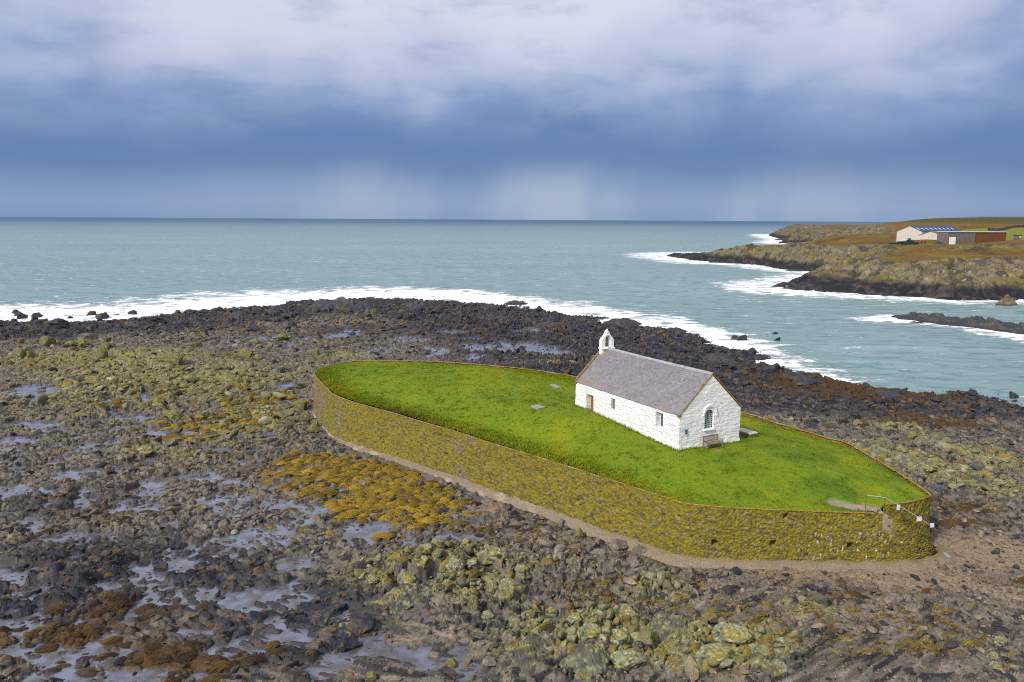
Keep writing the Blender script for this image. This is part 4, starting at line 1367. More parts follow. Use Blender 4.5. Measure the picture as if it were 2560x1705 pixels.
def seaweed():
    rs = np.random.RandomState(5)
    vs, fs, cs = [], [], []
    base = 0

    def clumps(n, L, size, cols, strands, seed, thr):
        nonlocal base
        rs = np.random.RandomState(seed)
        placed = 0
        for (px, py, rx, ry, w) in L:
            c = at(px, py); d = c[1]
            k = max(2, int(n * w * rx * ry / 6000 * (d / 60) ** 1.2))
            for _ in range(k):
                x = c[0] + rs.normal(0, .60) * rx * d / FPX; y = c[1] + rs.normal(0, .60) * ry * d * d / (23.4 * FPX)
                if inside(np.array([x]), np.array([y]), ISLAND)[0] or seg_dist(np.array([x]), np.array([y]), ISLAND, True)[0] < 1.7:
                    continue
                if perlin(np.array([x / 2.2]), np.array([y / 2.2]), 66)[0] < thr:
                    continue
                z = float(SHOREF.sample(x, y))
                R = size[0] + (size[1] - size[0]) * rs.uniform() ** 1.5
                hh = R * rs.uniform(.17, .30)
                rr = R * rs.uniform(.45, .8)
                rot = rs.normal(0.1, .35)
                col = np.array(cols[rs.randint(len(cols))], F32) * rs.uniform(.75, 1.2)
                # cushion under the fronds
                th = np.linspace(0, 2 * np.pi, 11)[:-1]
                ring = [(1.0, -.25), (.8, .45), (.42, .85)]
                P = np.concatenate([np.stack([np.cos(th) * q * .92, np.sin(th) * q * .92, np.full(10, e)], 1) for q, e in ring] + [np.array([[0, 0, 1.0]])])
                P *= (1 + rs.normal(0, .1, (len(P), 1)))
                Fq = []
                for a in range(2):
                    for b in range(10):
                        Fq.append((a * 10 + b, a * 10 + (b + 1) % 10, (a + 1) * 10 + (b + 1) % 10, (a + 1) * 10 + b))
                for b in range(10):
                    Fq.append((20 + b, 20 + (b + 1) % 10, 30, 30))
                tr = lambda Q: np.stack([(Q[:, 0] * R * math.cos(rot) - Q[:, 1] * rr * math.sin(rot)) + x, (Q[:, 0] * R * math.sin(rot) + Q[:, 1] * rr * math.cos(rot)) + y, Q[:, 2] * hh + z], 1)
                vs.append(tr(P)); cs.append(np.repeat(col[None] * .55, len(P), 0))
                fq = np.array(Fq[:20]); tri = np.array([(20 + b, 20 + (b + 1) % 10, 30) for b in range(10)])
                fs.append(np.concatenate([fq[:, [0, 1, 2]], fq[:, [0, 2, 3]], tri]) + base); base += len(P)
                # fronds combed over it, mostly one way
                m = int(strands * min(R / .5, 1.6))
                t0 = rs.uniform(0, 2 * np.pi, m); r0 = rs.uniform(0, .95, m) ** .7
                dirn = np.arctan2(np.sin(t0) * .35 - .45, np.cos(t0) * .35 - 1.0) + rs.normal(0, .28, m)
                ln = rs.uniform(.55, 1.15, m)
                wd = rs.uniform(.010, .022, m) / R
                pts = []
                for j, e in enumerate((0, .5, 1.0)):
                    qx = r0 * np.cos(t0) + np.cos(dirn) * ln * e; qy = r0 * np.sin(t0) + np.sin(dirn) * ln * e
                    q2 = np.clip(qx ** 2 + qy ** 2, 0, 1.8)
                    qz = 1.0 - q2 * .95 + .16 * (1 - abs(2 * e - 1)) + rs.normal(0, .05, m)
                    wj = wd * (1, 1, .3)[j]
                    px_, py_ = -np.sin(dirn) * wj, np.cos(dirn) * wj
                    pts.append(np.stack([qx + px_, qy + py_, qz], 1)); pts.append(np.stack([qx - px_, qy - py_, qz], 1))
                A = np.stack(pts, 1)
                W = tr(A.reshape(-1, 3))
                sc = rs.uniform(.65, 1.45, m)
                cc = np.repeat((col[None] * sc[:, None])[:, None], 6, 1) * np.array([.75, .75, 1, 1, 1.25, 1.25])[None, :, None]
                vs.append(W); cs.append(cc.reshape(-1, 3))
                ff = np.array([(0, 1, 3), (0, 3, 2), (2, 3, 5), (2, 5, 4)])
                fs.append((ff[None] + (base + np.arange(m) * 6)[:, None, None]).reshape(-1, 3)); base += m * 6
                placed += 1
        print("clumps", placed)
    och = [(.250, .155, .004), (.215, .135, .004), (.285, .185, .005), (.160, .102, .005)]
    olv = [(.135, .095, .006), (.105, .075, .006), (.165, .110, .006), (.11, .06, .006)]
    brn = [(.050, .025, .004), (.070, .034, .004), (.034, .017, .004), (.085, .047, .005)]
    clumps(420, B_WEED, (.22, .80), och, 190, 21, -.25)
    clumps(480, B_WEED2, (.10, .34), olv, 60, 25, -.05)
    clumps(48, B_BROWN, (.22, .75), brn, 130, 22, -.2)
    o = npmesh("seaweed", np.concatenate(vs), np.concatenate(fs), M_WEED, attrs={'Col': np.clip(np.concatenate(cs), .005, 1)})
    tag(o, kind='stuff')


seaweed()

# ------------------------------------------------------------------ the walled island
CH_O = np.array([13.243, 61.309, 6.9]); CH_RZ = math.radians(28.43)
CB = np.array([math.cos(CH_RZ), math.sin(CH_RZ)]); CA = np.array([-math.sin(CH_RZ), math.cos(CH_RZ)])
CH_L, CH_W, EZ, RZ_ = 15.02, 6.39, 2.778, 3.016


def church_xy(X, Y):
    dx, dy = X - CH_O[0], Y - CH_O[1]
    return dx * CB[0] + dy * CB[1], dx * CA[0] + dy * CA[1]


def lawn_h(X, Y):
    X = np.asarray(X, F32); Y = np.asarray(Y, F32)
    d = seg_dist(X, Y, ISLAND, True)
    e = lerp(6.12, 5.58, sm(-24, 28, X))
    lx, ly = church_xy(X, Y)
    zin = 6.82 + 0.50 * sm(0, 14, ly) * sm(14, 3, lx) - 0.02 * np.clip(lx, 0, 8)
    zin = lerp(zin, 6.45, sm(-2, -20, X))
    zz = lerp(e, zin, sm(0, 8.5, d))
    zz = zz + 0.07 * fbm(X / 3.0, Y / 3.0, 601, 3) * sm(0, 2, d)
    # worn hollow leading to the stair
    hol = seg_dist(X, Y, [(22.3, 52.9), (23.4, 52.3), (24.8, 51.7)])
    zz = zz - 0.22 * sm(1.0, 0.3, hol)
    return zz


def wall_ribbon(name, path, parent, seed, top_fn=None, holes=()):
    P, u = smooth_path(path, 0.055)
    T = np.gradient(P[:, :2], axis=0); T /= np.linalg.norm(T, axis=1, keepdims=True)
    Nn = np.stack([-T[:, 1], T[:, 0]], 1)           # path runs clockwise seen from above: outside is on the left of it
    nz = 84
    zt = P[:, 2] if P.shape[1] > 2 else None
    t = np.linspace(0, 1, nz)
    zb = 0.7
    U = np.repeat(u[:, None], nz, 1); Z = zb + (zt[:, None] - zb) * t[None]
    # top edge a little uneven, stone by stone
    Z = Z + (t[None] ** 6) * (0.06 * perlin(U / 0.5, U * 0 + 3, seed) + .05 * perlin(U / 2.5, U * 0, seed + 1))
    wx = 0.12 * fbm(U / .5, Z / .5, seed + 2, 2)
    f1, f2, cid = worley(U / 0.27 + wx, Z / 0.15 + wx, seed + 3, .95)
    g1, g2, gid = worley(U / 0.50 + wx, Z / 0.28, seed + 4, .95)
    bigz = sm(1.9, 1.2, Z + .5 * perlin(U / 3, Z, seed + 7))
    edge = lerp(f2 - f1, g2 - g1, bigz)
    r_ = lerp(rnd(cid, 1), rnd(gid, 1), bigz)
    disp = 0.075 * sm(0, .28, edge) + 0.05 * (r_ - .5) + 0.05 * fbm(U / .12, Z / .12, seed + 5, 2) * .5 + .10 * fbm(U / 4, Z / 3, seed + 6, 2)
    batter = 0.30 * (1 - t[None]) ** 1.3
    hm = np.zeros(U.shape, F32)
    for hx, hy, hz, hs in holes:
        k = np.argmin((P[:, 0] - hx) ** 2 + (P[:, 1] - hy) ** 2)
        hm = np.maximum(hm, ((np.abs(U - u[k]) < hs) & (np.abs(Z - hz) < hs * .95)).astype(F32))
    disp = np.where(hm > 0, -0.42, disp)
    off = disp + batter
    X = P[:, None, 0] + Nn[:, None, 0] * off; Y = P[:, None, 1] + Nn[:, None, 1] * off
    # ---- stone colours
    r1, r2, r3 = rnd(cid, 2), rnd(cid, 3), rnd(cid, 4)
    C = np.empty(U.shape + (3,), F32); C[...] = (.146, .121, .012)
    C = cmix(C, (.192, .152, .008), sm(.35, .75, r1)); C = cmix(C, (.095, .084, .018), sm(.4, .1, r1)); C = cmix(C, (.20, .165, .115), sm(.86, 1.0, r2) * .8)
    C = cmix(C, (.055, .045, .03), sm(.90, 1, r3))
    # patches where the lichen thins to bare grey and pinkish stone
    bare = fbm(U / 3.2, Z / 2.6, seed + 8, 3)
    xx = P[:, None, 0] + 0 * Z
    bare = bare + .55 * sm(-17, -21.5, xx) + .5 * np.exp(-((xx + 4.2) / 1.3) ** 2) + .25 * sm(3.0, 1.6, Z) * sm(5, 12, xx) - .12
    gcol = np.empty_like(C); gcol[...] = (.150, .120, .085); gcol = cmix(gcol, (.22, .172, .128), sm(.5, 1, r1)); gcol = cmix(gcol, (.068, .058, .048), sm(.4, 0, r2))
    C = C + (gcol - C) * (sm(.22, .6, bare) * .9)[..., None]
    # lime runs low on the right
    wsh = sm(.30, .52, fbm(U / .16, Z / .55, seed + 9, 3)) * np.exp(-((xx - 22.6) / 3.2) ** 2) * np.exp(-((Z - 3.3) / 1.0) ** 2)
    C = cmix(C, (.62, .58, .56), np.clip(wsh * 1.5, 0, .95))
    yel = sm(.1, .5, fbm(U / 1.3, Z / .8, seed + 10, 3) + .35 * sm(5.0, 6.0, Z))
    C = cmix(C, (.180, .118, .004), yel * .45)
    C = cmix(C, (.060, .046, .014), sm(.07, .0, edge) * .6)      # earthy joints
    C *= (1 + .35 * fbm(U / .09, Z / .09, seed + 12, 2))[..., None]
    V = np.stack([X, Y, Z], -1).reshape(-1, 3)
    o = npmesh(name, V, grid_faces(len(u), nz)[:, ::-1], M_WALLSTONE, parent, attrs={'Col': np.clip(C, .008, 1).reshape(-1, 3)})
    return o, P, Nn, u


def coping(path_P, Nn, u, parent, seed, i0, i1, w=0.42, inset=0.0):
    """rough cap stones laid along the wall head"""
    P = path_P[i0:i1:2]; N = Nn[i0:i1:2]; U = u[i0:i1:2]
    m = 9
    s = np.linspace(-1, 1, m)
    prof_o = np.array([.07, .075, .06, .03, .01, -.01, -.03, -.06, -.08]) + .02
    prof_z = np.array([-.09, -.03, .0, .015, .02, .015, .0, -.04, -.12])
    UU = np.repeat(U[:, None], m, 1); SS = np.repeat(s[None], len(U), 0)
    st = (UU / 0.42 + .3 * perlin(UU / .6, SS * 0, seed)) 
    gap = np.abs(st - np.round(st))
    hgt = .6 + .7 * perlin(np.floor(st + .5) * 7.7, SS * 0 + 2, seed + 1) - .4 * sm(.08, .0, gap)
    oo = prof_o[None] * (1 + .35 * perlin(np.floor(st + .5) * 5.3, SS * 0 + .5, seed + 2)) + .02 * perlin(UU / .1, SS * 3, seed + 3)
    zz = P[:, None, 2] + prof_z[None] * np.clip(hgt, .1, 1.6) + .02 * perlin(UU / .12, SS * 3, seed + 4)
    X = P[:, None, 0] + N[:, None, 0] * oo; Y = P[:, None, 1] + N[:, None, 1] * oo
    C = np.empty(UU.shape + (3,), F32); C[...] = (.175, .130, .009)
    C = cmix(C, (.22, .19, .12), sm(.0, .4, perlin(UU / 1.6, SS * .4, seed + 6) + .4 * perlin(UU / .3, SS, seed + 7)))
    C = cmix(C, (.15, .10, .02), sm(.1, .5, perlin(UU / .25, SS, seed + 8)) * .8)
    C = cmix(C, (.27, .175, .008), (sm(9, 13, P[:, 0]) * sm(62, 56, P[:, 1]))[:, None] * sm(-.3, .2, perlin(UU / .9, SS * .3, seed + 9)) * .8)
    left = sm(2.0, -12.0, P[:, 0])[:, None] + 0 * UU
    C = cmix(C, (.21, .165, .085), left * .75)
    return npmesh("coping", np.stack([X, Y, zz], -1).reshape(-1, 3), grid_faces(len(U), m), M_WALLSTONE, parent, attrs={'Col': C.reshape(-1, 3)})


def build_island():
    root = empty("sea_wall", (5.0, 60.0, 1.2))
    tag(root, "long curved rubble sea wall covered in ochre lichen, holding up the green lawn", "wall")
    root_inv = Vector(root.location)
    loop = FRONT[1:] + BACK + WING
    holes = [(*(at_y(px, py, yy)), s) for px, py, yy, s in [(1441.6, 1252, 59.0, .17), (1701.6, 1291, 52.3, .11), (1786, 1354, 51.6, .19), (1932, 1357, 51.1, .19), (2122, 1362, 51.0, .19), (1964, 1289, 51.1, .14),
                                                             (1093, 1143, 70.0, .2), (943, 1098, 77.2, .16)]]
    kids = []
    o, P, Nn, u = wall_ribbon("masonry", loop, None, 2001, holes=holes)
    kids.append(o)
    kids.append(coping(P, Nn, u, None, 2101, 0, len(u)))
    # the outer wall of the stair, falling towards the right
    st = [(24.45, 50.95, 5.60), (25.0, 50.98, 5.45), (26.0, 51.05, 4.85), (27.0, 51.25, 4.20), (28.0, 51.65, 3.55), (28.9, 52.2, 2.9), (29.55, 53.0, 2.35), (29.75, 53.9, 2.1), (29.7, 54.8, 1.9)]
    st = st[::-1]
    o2, P2, N2, u2 = wall_ribbon("stair_parapet", st, None, 2301)
    kids.append(o2)
    c2 = coping(P2, N2, u2, None, 2302, 0, len(u2)); c2.name = "parapet_coping"; kids.append(c2)
    # steps between parapet and wing wall
    mb = MB()
    n = 14
    for i in range(n):
        t = i / (n - 1)
        x = lerp(24.9, 29.1, t); y = lerp(51.62, 53.0, t ** 1.6); z = lerp(5.45, 1.75, t)
        mb.box((x, y, z - .6), (.36, 1.5, 1.2), (0, 0, .25 * t + .05))
    kids.append(mb.build("stair_steps", M_STEP, None, .02))
    # landing of flat stones at the stair head
    mb = MB()
    rr = random.Random(3)
    for i in range(12):
        t = i / 11
        mb.box((lerp(22.8, 24.6, t) + rr.uniform(-.1, .1), lerp(52.3, 51.75, t) + rr.uniform(-.15, .15), lerp(5.52, 5.55, t) + rr.uniform(-.02, .02)), (rr.uniform(.45, .75), rr.uniform(.4, .7), .14), (rr.uniform(-.05, .05), rr.uniform(-.05, .05), rr.uniform(0, 1)))
    kids.append(mb.build("landing_paving", M_STEP, None, .015))
    # smooth concrete footing along the foot of the front
    fp = [q for q in FRONT[1:19]]
    fp = [(30.0, 53.8, 0), (29.6, 52.7, 0), (28.9, 51.9, 0), (27.2, 51.15, 0), (25.6, 50.95, 0)] + [(a, b, 0) for a, b, c in fp[1:]]
    Pf, uf = smooth_path(fp, .12)
    T = np.gradient(Pf[:, :2], axis=0); T /= np.linalg.norm(T, axis=1, keepdims=True)
    N = np.stack([-T[:, 1], T[:, 0]], 1)
    m = 16
    s = np.linspace(0, 1, m)
    UU = np.repeat(uf[:, None], m, 1); SS = np.repeat(s[None], len(uf), 0)
    bx = Pf[:, 0]
    wdt = 1.15 + .30 * perlin(uf / 4.0, uf * 0, 71) + .1 * perlin(uf / .9, uf * 0 + 4, 72)
    wdt = wdt * np.where(bx < -18, .55, 1.0)
    ztop = np.interp(bx, [-25, -15, -5, 5, 12, 18, 30], [1.55, 1.75, 1.9, 2.0, 2.2, 2.35, 2.35])
    gz = base_height(Pf[:, 0] + N[:, 0], Pf[:, 1] + N[:, 1], seg_dist(Pf[:, 0], Pf[:, 1], SHORE))
    off = .12 + wdt[:, None] * SS
    zz = ztop[:, None] + .12 * perlin(UU / 1.1, SS * 0, 77) * (1 - SS) - (ztop - gz + .12)[:, None] * (SS ** 1.25) + .05 * fbm(UU / .6, SS * 2.5, 73, 3)
    X = Pf[:, None, 0] + N[:, None, 0] * off; Y = Pf[:, None, 1] + N[:, None, 1] * off
    nn = fbm(UU / 1.5, SS * 1.2, 81, 3)
    C = np.empty(UU.shape + (3,), F32); C[...] = (.185, .145, .105)
    C = cmix(C, (.30, .245, .19), sm(.0, .4, nn) * sm(8, -6, np.repeat(bx[:, None], m, 1)))
    C = cmix(C, (.15, .115, .035), sm(.5, .0, SS + .35 * nn) * sm(4, 12, np.repeat(bx[:, None], m, 1)) * .85)
    C = cmix(C, (.16, .125, .095), sm(.1, .5, fbm(UU / .5, SS * 3, 83, 3)) * .6)
    kids.append(npmesh("concrete_footing", np.stack([X, Y, zz], -1).reshape(-1, 3), grid_faces(len(uf), m)[:, ::-1], M_WALLSTONE, None, attrs={'Col': C.reshape(-1, 3)}))
    for k in kids:
        k.parent = root
        k.location = -root_inv
    # ---- lawn
    xs = np.arange(-25.5, 30.6, .085); ys = np.arange(50.2, 105.6, .10)
    X, Y = np.meshgrid(xs, ys, indexing='ij'); X = X.astype(F32); Y = Y.astype(F32)
    d = np.where(inside(X, Y, ISLAND), 1, -1) * seg_dist(X, Y, ISLAND, True)
    Z = lawn_h(X, Y)
    tuft = fbm(X / .42, Y / .55, 611, 3) * .5 + .5 * fbm(X / 1.3, Y / 1.6, 613, 3)
    front = sm(3.4, .4, d) * sm(15, 5, X) * sm(102, 96, Y)          # rough uncut strip along the wall on the left front
    Z = Z + .05 * tuft + .16 * front * np.maximum(tuft + .25, 0)
    lx, ly = church_xy(X, Y)
    dirt = np.exp(-(((lx - 2.85) / .62) ** 2 + ((ly + 1.4) / .36) ** 2) * 1.6)
    hol = sm(.75, .25, seg_dist(X, Y, [(22.3, 52.9), (23.4, 52.3), (24.8, 51.7)]) + .25 * tuft)
    C = lawn_col(X, Y, d, tuft)
    C = cmix(C, (.24, .155, .085), sm(.35, .55, dirt + .1 * tuft))
    C = cmix(C, (.23, .19, .15), hol * .8)
    fc = grid_faces(len(xs), len(ys))[:, ::-1]
    keep = d.ravel()[fc].min(1) > .02
    lw = npmesh("lawn", np.stack([X, Y, Z], -1).reshape(-1, 3), fc[keep], M_GRASS, attrs={'Col': np.clip(C, .004, 1).reshape(-1, 3)})
    tag(lw, kind='structure')
    # ---- blades
    rs = np.random.RandomState(9)
    n = 620000
    x = rs.uniform(-25, 30, n).astype(F32); y = rs.uniform(50.5, 105, n).astype(F32)
    d = np.where(inside(x, y, ISLAND), 1, -1) * seg_dist(x, y, ISLAND, True)
    lx, ly = church_xy(x, y)
    ok = (d > -.03) & ~((lx > -.02) & (lx < CH_W + .02) & (ly > -.02) & (ly < CH_L + .02))
    ok &= ~(np.exp(-(((lx - 2.85) / .62) ** 2 + ((ly + 1.4) / .36) ** 2) * 1.6) > .42)
    ok &= seg_dist(x, y, [(22.3, 52.9), (23.4, 52.3), (24.8, 51.7)]) > .6
    x, y, d = x[ok], y[ok], d[ok]
    lx, ly = lx[ok], ly[ok]
    n = len(x)
    tuft = fbm(x / .42, y / .55, 611, 3) * .5 + .5 * fbm(x / 1.3, y / 1.6, 613, 3)
    front = sm(3.4, .4, d) * sm(15, 5, x) * sm(102, 96, y)
    near = sm(.5, .1, np.maximum(np.maximum(-lx, lx - CH_W), np.maximum(-ly, ly - CH_L)))
    H = (.05 + .10 * sm(-.1, .5, tuft) + .17 * front + .14 * near) * rs.uniform(.6, 1.4, n)
    z = lawn_h(x, y) + .05 * tuft + .16 * front * np.maximum(tuft + .25, 0) - .02
    a = rs.uniform(0, 2 * np.pi, n); wd = rs.uniform(.018, .04, n)
    lean = rs.normal(.5, .4, n) * H; la = rs.normal(-.3, .7, n)
    b0 = np.stack([x - np.cos(a) * wd, y - np.sin(a) * wd, z], 1); b1 = np.stack([x + np.cos(a) * wd, y + np.sin(a) * wd, z], 1)
    tp = np.stack([x + np.cos(la) * lean, y + np.sin(la) * lean, z + H], 1)
    V = np.stack([b0, b1, tp], 1).reshape(-1, 3)
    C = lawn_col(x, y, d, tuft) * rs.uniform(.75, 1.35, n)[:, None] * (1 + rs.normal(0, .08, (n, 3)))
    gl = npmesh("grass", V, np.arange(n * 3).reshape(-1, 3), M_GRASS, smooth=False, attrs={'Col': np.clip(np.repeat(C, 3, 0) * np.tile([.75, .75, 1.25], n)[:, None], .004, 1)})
    tag(gl, kind='stuff')


def lawn_col(X, Y, d, tuft):
    C = np.empty(X.shape + (3,), F32); C[...] = (.118, .176, .001)
    big = fbm(X / 6, Y / 9, 621, 3); med = fbm(X / 1.8, Y / 2.4, 625, 3)
    C = cmix(C, (.170, .202, .001), sm(-.1, .45, big + .4 * med))
    C = cmix(C, (.055, .110, .002), sm(.05, .5, -big * .7 + .7 * tuft - .12) * .6)
    C = cmix(C, (.185, .150, .010), sm(.25, .6, med + .3 * big) * .28)
    east = sm(12, 22, X) * sm(80, 66, Y)
    C = cmix(C, (.045, .105, .002), east * sm(-.2, .4, fbm(X / 3.5, Y / 4, 629, 3)) * .65)
    rim = sm(2.4, .2, d + 1.2 * med) * sm(18, 6, X) * sm(103, 98, Y)
    C = cmix(C, (.135, .100, .008), rim * .32)
    C = cmix(C, (.065, .030, .010), sm(1.2, .2, d + .5 * med) * np.exp(-((X + 11.0) / 3.0) ** 2) * .6)
    return C


build_island()

# ------------------------------------------------------------------ church


def build_church():
    root = empty("chapel", CH_O, CH_RZ)
    tag(root, "small whitewashed stone chapel with purple slate roof and open bellcote on the green mound", "church")
    L, W = CH_L, CH_W
    apex = EZ + RZ_
    # solid body as a welded dense grid
    V, Fq = [], []
    idx = {}

    def vid(p):
        k = (round(p[0], 4), round(p[1], 4), round(p[2], 4))
        if k not in idx:
            idx[k] = len(V); V.append(p)
        return idx[k]

    def roofz(x):
        return EZ - .12 + RZ_ * (1 - abs(x - W / 2) / (W / 2))
    nx, ny, nzz = 64, 150, 40
    xs = np.linspace(0, W, nx + 1); ys = np.linspace(0, L, ny + 1); ts = np.linspace(0, 1, nzz + 1)
    zb = -1.3
    for yy in (0, L):
        for i in range(nx):
            for k in range(nzz):
                q = [(xs[i + a], yy, zb + (roofz(xs[i + a]) - zb) * ts[k + b]) for a, b in ((0, 0), (1, 0), (1, 1), (0, 1))]
                ids = [vid(p) for p in q]
                Fq.append(ids if yy == 0 else ids[::-1])
    for xx in (0, W):
        for j in range(ny):
            for k in range(nzz):
                q = [(xx, ys[j + a], zb + (roofz(xx) - zb) * ts[k + b]) for a, b in ((0, 0), (1, 0), (1, 1), (0, 1))]
                ids = [vid(p) for p in q]
                Fq.append(ids[::-1] if xx == 0 else ids)
    for i in range(nx):
        for j in range(ny):
            q = [(xs[i + a], ys[j + b], roofz(xs[i + a])) for a, b in ((0, 0), (1, 0), (1, 1), (0, 1))]
            Fq.append([vid(p) for p in q])
            q = [(xs[i + a], ys[j + b], zb) for a, b in ((0, 0), (1, 0), (1, 1), (0, 1))]
            Fq.append([vid(p) for p in q][::-1])
    V = np.array(V); Fq = np.array(Fq)
    N = np.zeros_like(V)
    N[np.isclose(V[:, 0], 0), 0] -= 1; N[np.isclose(V[:, 0], W), 0] += 1
    N[np.isclose(V[:, 1], 0), 1] -= 1; N[np.isclose(V[:, 1], L), 1] += 1
    hz = V[:, 0] + V[:, 1]
    lump = .030 * fbm(hz / .55, V[:, 2] / .24, 651, 3) + .045 * fbm(hz / 2.4, V[:, 2] / 1.3, 655, 2) + .05 * sm(.5, -.4, V[:, 2])
    V = V + N * lump[:, None]
    wall = npmesh("wall", V, Fq, M_LIME, root, smooth=False)
    cut = []

    def cutter(poly, p0, p1, axis):
        c = MB().prism(poly, p0, p1, axis).build("cutter", None, root)
        c.hide_render = True
        cut.append(c)
    z = lambda e: EZ + e
    rect = lambda a0, a1, b0, b1: [(a0, b0), (a1, b0), (a1, b1), (a0, b1)]
    cutter(rect(12.02, 13.22, -.6, z(-.88)), -.3, .52, 'x')                   # door recess
    cutter(rect(8.66, 9.24, z(-1.5), z(-.50)), -.3, .24, 'x')                 # small square window
    cutter(rect(2.06, 2.98, z(-1.72), z(-.36)), -.3, .46, 'x')                # lancet recess
    cutter(arch(2.56, 3.52, z(-1.48), z(-.42), z(.06)), -.3, .22, 'y')        # east window
    carve(wall, cut)
    wall.name = "wall"
    for p in wall.data.polygons:
        p.use_smooth = False
    # slates
    sl = math.hypot(W / 2, RZ_)
    roof = []
    V, Fq, C = [], [], []
    rs = np.random.RandomState(3)
    nrow, ncol = 23, 56
    for side in (0, 1):
        for r in range(nrow):
            s0 = -.13 + (sl + .10) * r / nrow
            s1 = s0 + (sl / nrow) * 1.7
            if s1 > sl - .01:
                s1 = sl - .01
            wob = .02 * math.sin(r * 1.7)
            for c in range(ncol + 1):
                w = (L - .16) / ncol
                y0 = .02 + (c - (.5 if r % 2 else 0)) * w; y1 = y0 + w - .012
                y0, y1 = max(y0, -.05), min(y1, L - .18)
                if y1 - y0 < .04:
                    continue
                j = rs.normal(0, .006, 3); lift = .030 + rs.uniform(0, .010)
                th = .014
                sag = -.05 * math.sin(math.pi * max(0, min(1, ((y0 + y1) / 2) / L))) * math.sin(math.pi * (s0 + .13) / (sl + .2)) + .012 * math.sin(y0 * 1.9 + r * .3)
                q = []
                for (ss, hh) in ((s0 + j[0], lift), (s1, .008)):
                    for yy in (y0, y1):
                        for e in (0, th):
                            h = hh + e + sag
                            x = ss / sl * W / 2 - h * RZ_ / sl; zz = EZ + ss / sl * RZ_ + h * (W / 2) / sl
                            q.append((x if side == 0 else W - x, yy, zz))
                b = len(V)
                V += q
                fq = [(0, 2, 3, 1), (4, 5, 7, 6), (0, 1, 5, 4), (2, 6, 7, 3), (1, 3, 7, 5), (0, 4, 6, 2)]
                Fq += [tuple(b + i for i in (f if side == 0 else f[::-1])) for f in fq]
                t = rs.uniform()
                base = np.array((.178, .168, .188)) if t < .55 else np.array((.198, .176, .182)) if t < .8 else np.array((.148, .144, .166))
                C += [base * rs.uniform(.82, 1.15)] * 8
    npmesh("roof", np.array(V), np.array(Fq), M_SLATE, root, smooth=False, attrs={'Col': np.array(C)})
    rf = root.children[-1] if False else [c for c in root.children if c.name.startswith("roof")][0]
    # ridge tiles: low half-round tiles end to end
    mb = MB()
    for k in range(30):
        y0 = .0 + k * (L - .7) / 30; y1 = y0 + (L - .7) / 30 - .012
        poly = [(W / 2 - .17, apex - .10), (W / 2 - .12, apex + .02), (W / 2 - .05, apex + .085), (W / 2 + .05, apex + .085), (W / 2 + .12, apex + .02), (W / 2 + .17, apex - .10)]
        sg = -.03 * math.sin(math.pi * k / 30)
        mb.prism([(a, b + sg + random.uniform(-.006, .006)) for a, b in poly], y0, y1, 'y')
    mb.build("ridge", M_RIDGE, rf)
    # verge mortar along the near gable, stone coping along the far one
    mb = MB(); mc = MB()
    for side in (0, 1):
        for k in range(16):
            a0, a1 = k / 16, (k + 1) / 16
            p = []
            for a in (a0, a1):
                x = -.10 + a * (W / 2 + .10); zz = EZ - .10 + a * (RZ_ + .10)
                p.append((x if side == 0 else W - x, zz))
            (x0, z0), (x1, z1) = p
            h = random.uniform(.025, .06)
            mb.prism([(x0, z0 - .03), (x1, z1 - .03), (x1, z1 + .015 + h), (x0, z0 + .015 + h)], -.055, .06, 'y')
            mc.prism([(x0, z0 - .12), (x1, z1 - .12), (x1, z1 + .17 + h * .6), (x0, z0 + .17 + h * .6)], L - .17, L + .13, 'y')
    mb.build("verge", M_MORTAR, rf)
    mc.build("gable_coping", M_COPING, root, .01)
    # kneeler stones under the near verge
    MB().box((-.06, .05, EZ - .09), (.26, .28, .16)).build("kneeler_stone", M_COPING, rf, .03)
    # bellcote
    A = EZ
    out = [(2.50, A + 2.0), (3.89, A + 2.0), (3.89, A + 3.72), (3.80, A + 3.90), (3.58, A + 4.12), (3.40, A + 4.36), (3.30, A + 4.60), (3.20, A + 4.68), (3.10, A + 4.60), (3.0, A + 4.36), (2.82, A + 4.12), (2.59, A + 3.90), (2.50, A + 3.72)]
    bc = MB().prism(out, L - .56, L - .12, 'y').build("bellcote", M_LIME, root)
    ct = MB().prism(arch(2.90, 3.49, A + 3.10, A + 3.78, A + 4.22), L - 1.2, L + .5, 'y').build("cutter", None, root)
    carve(bc, [ct]); bc.name = "bellcote"
    MB().box((3.195, L - .36, A + 4.74), (.13, .16, .18)).build("finial", M_LIME, bc, .04)
    MB().box((3.195, L - .36, A + 2.98), (1.5, .78, .12)).build("base_stone", M_LIME, bc, .04)
    # door at the back of its recess
    dr = MB()
    pl = arch(12.14, 13.10, -.35, z(-1.45), z(-1.0))
    dr.prism(pl, .44, .515, 'x').build("door", M_DOOR, root, .008)
    door = [c for c in root.children if c.name.startswith("door")][0]
    mb = MB()
    for k in range(5):
        mb.box((.437, 12.30 + k * .16, z(-2.1)), (.006, .012, 1.4))
    mb.build("plank_joint", M_RUSTPOST, door)
    mb = MB()
    for zz in (z(-2.45), z(-1.55)):
        mb.box((.43, 12.7, zz), (.012, .8, .05))
    mb.build("hinge", M_RUSTPOST, door)
    MB().bar((.40, 12.28, z(-2.0)), (.43, 12.28, z(-2.0)), .04, 8).build("handle", M_RUSTPOST, door)
    MB().box((.1, 12.6, -.02 + .42), (.75, 1.15, .12)).build("doorstep", M_STEP, root, .03)
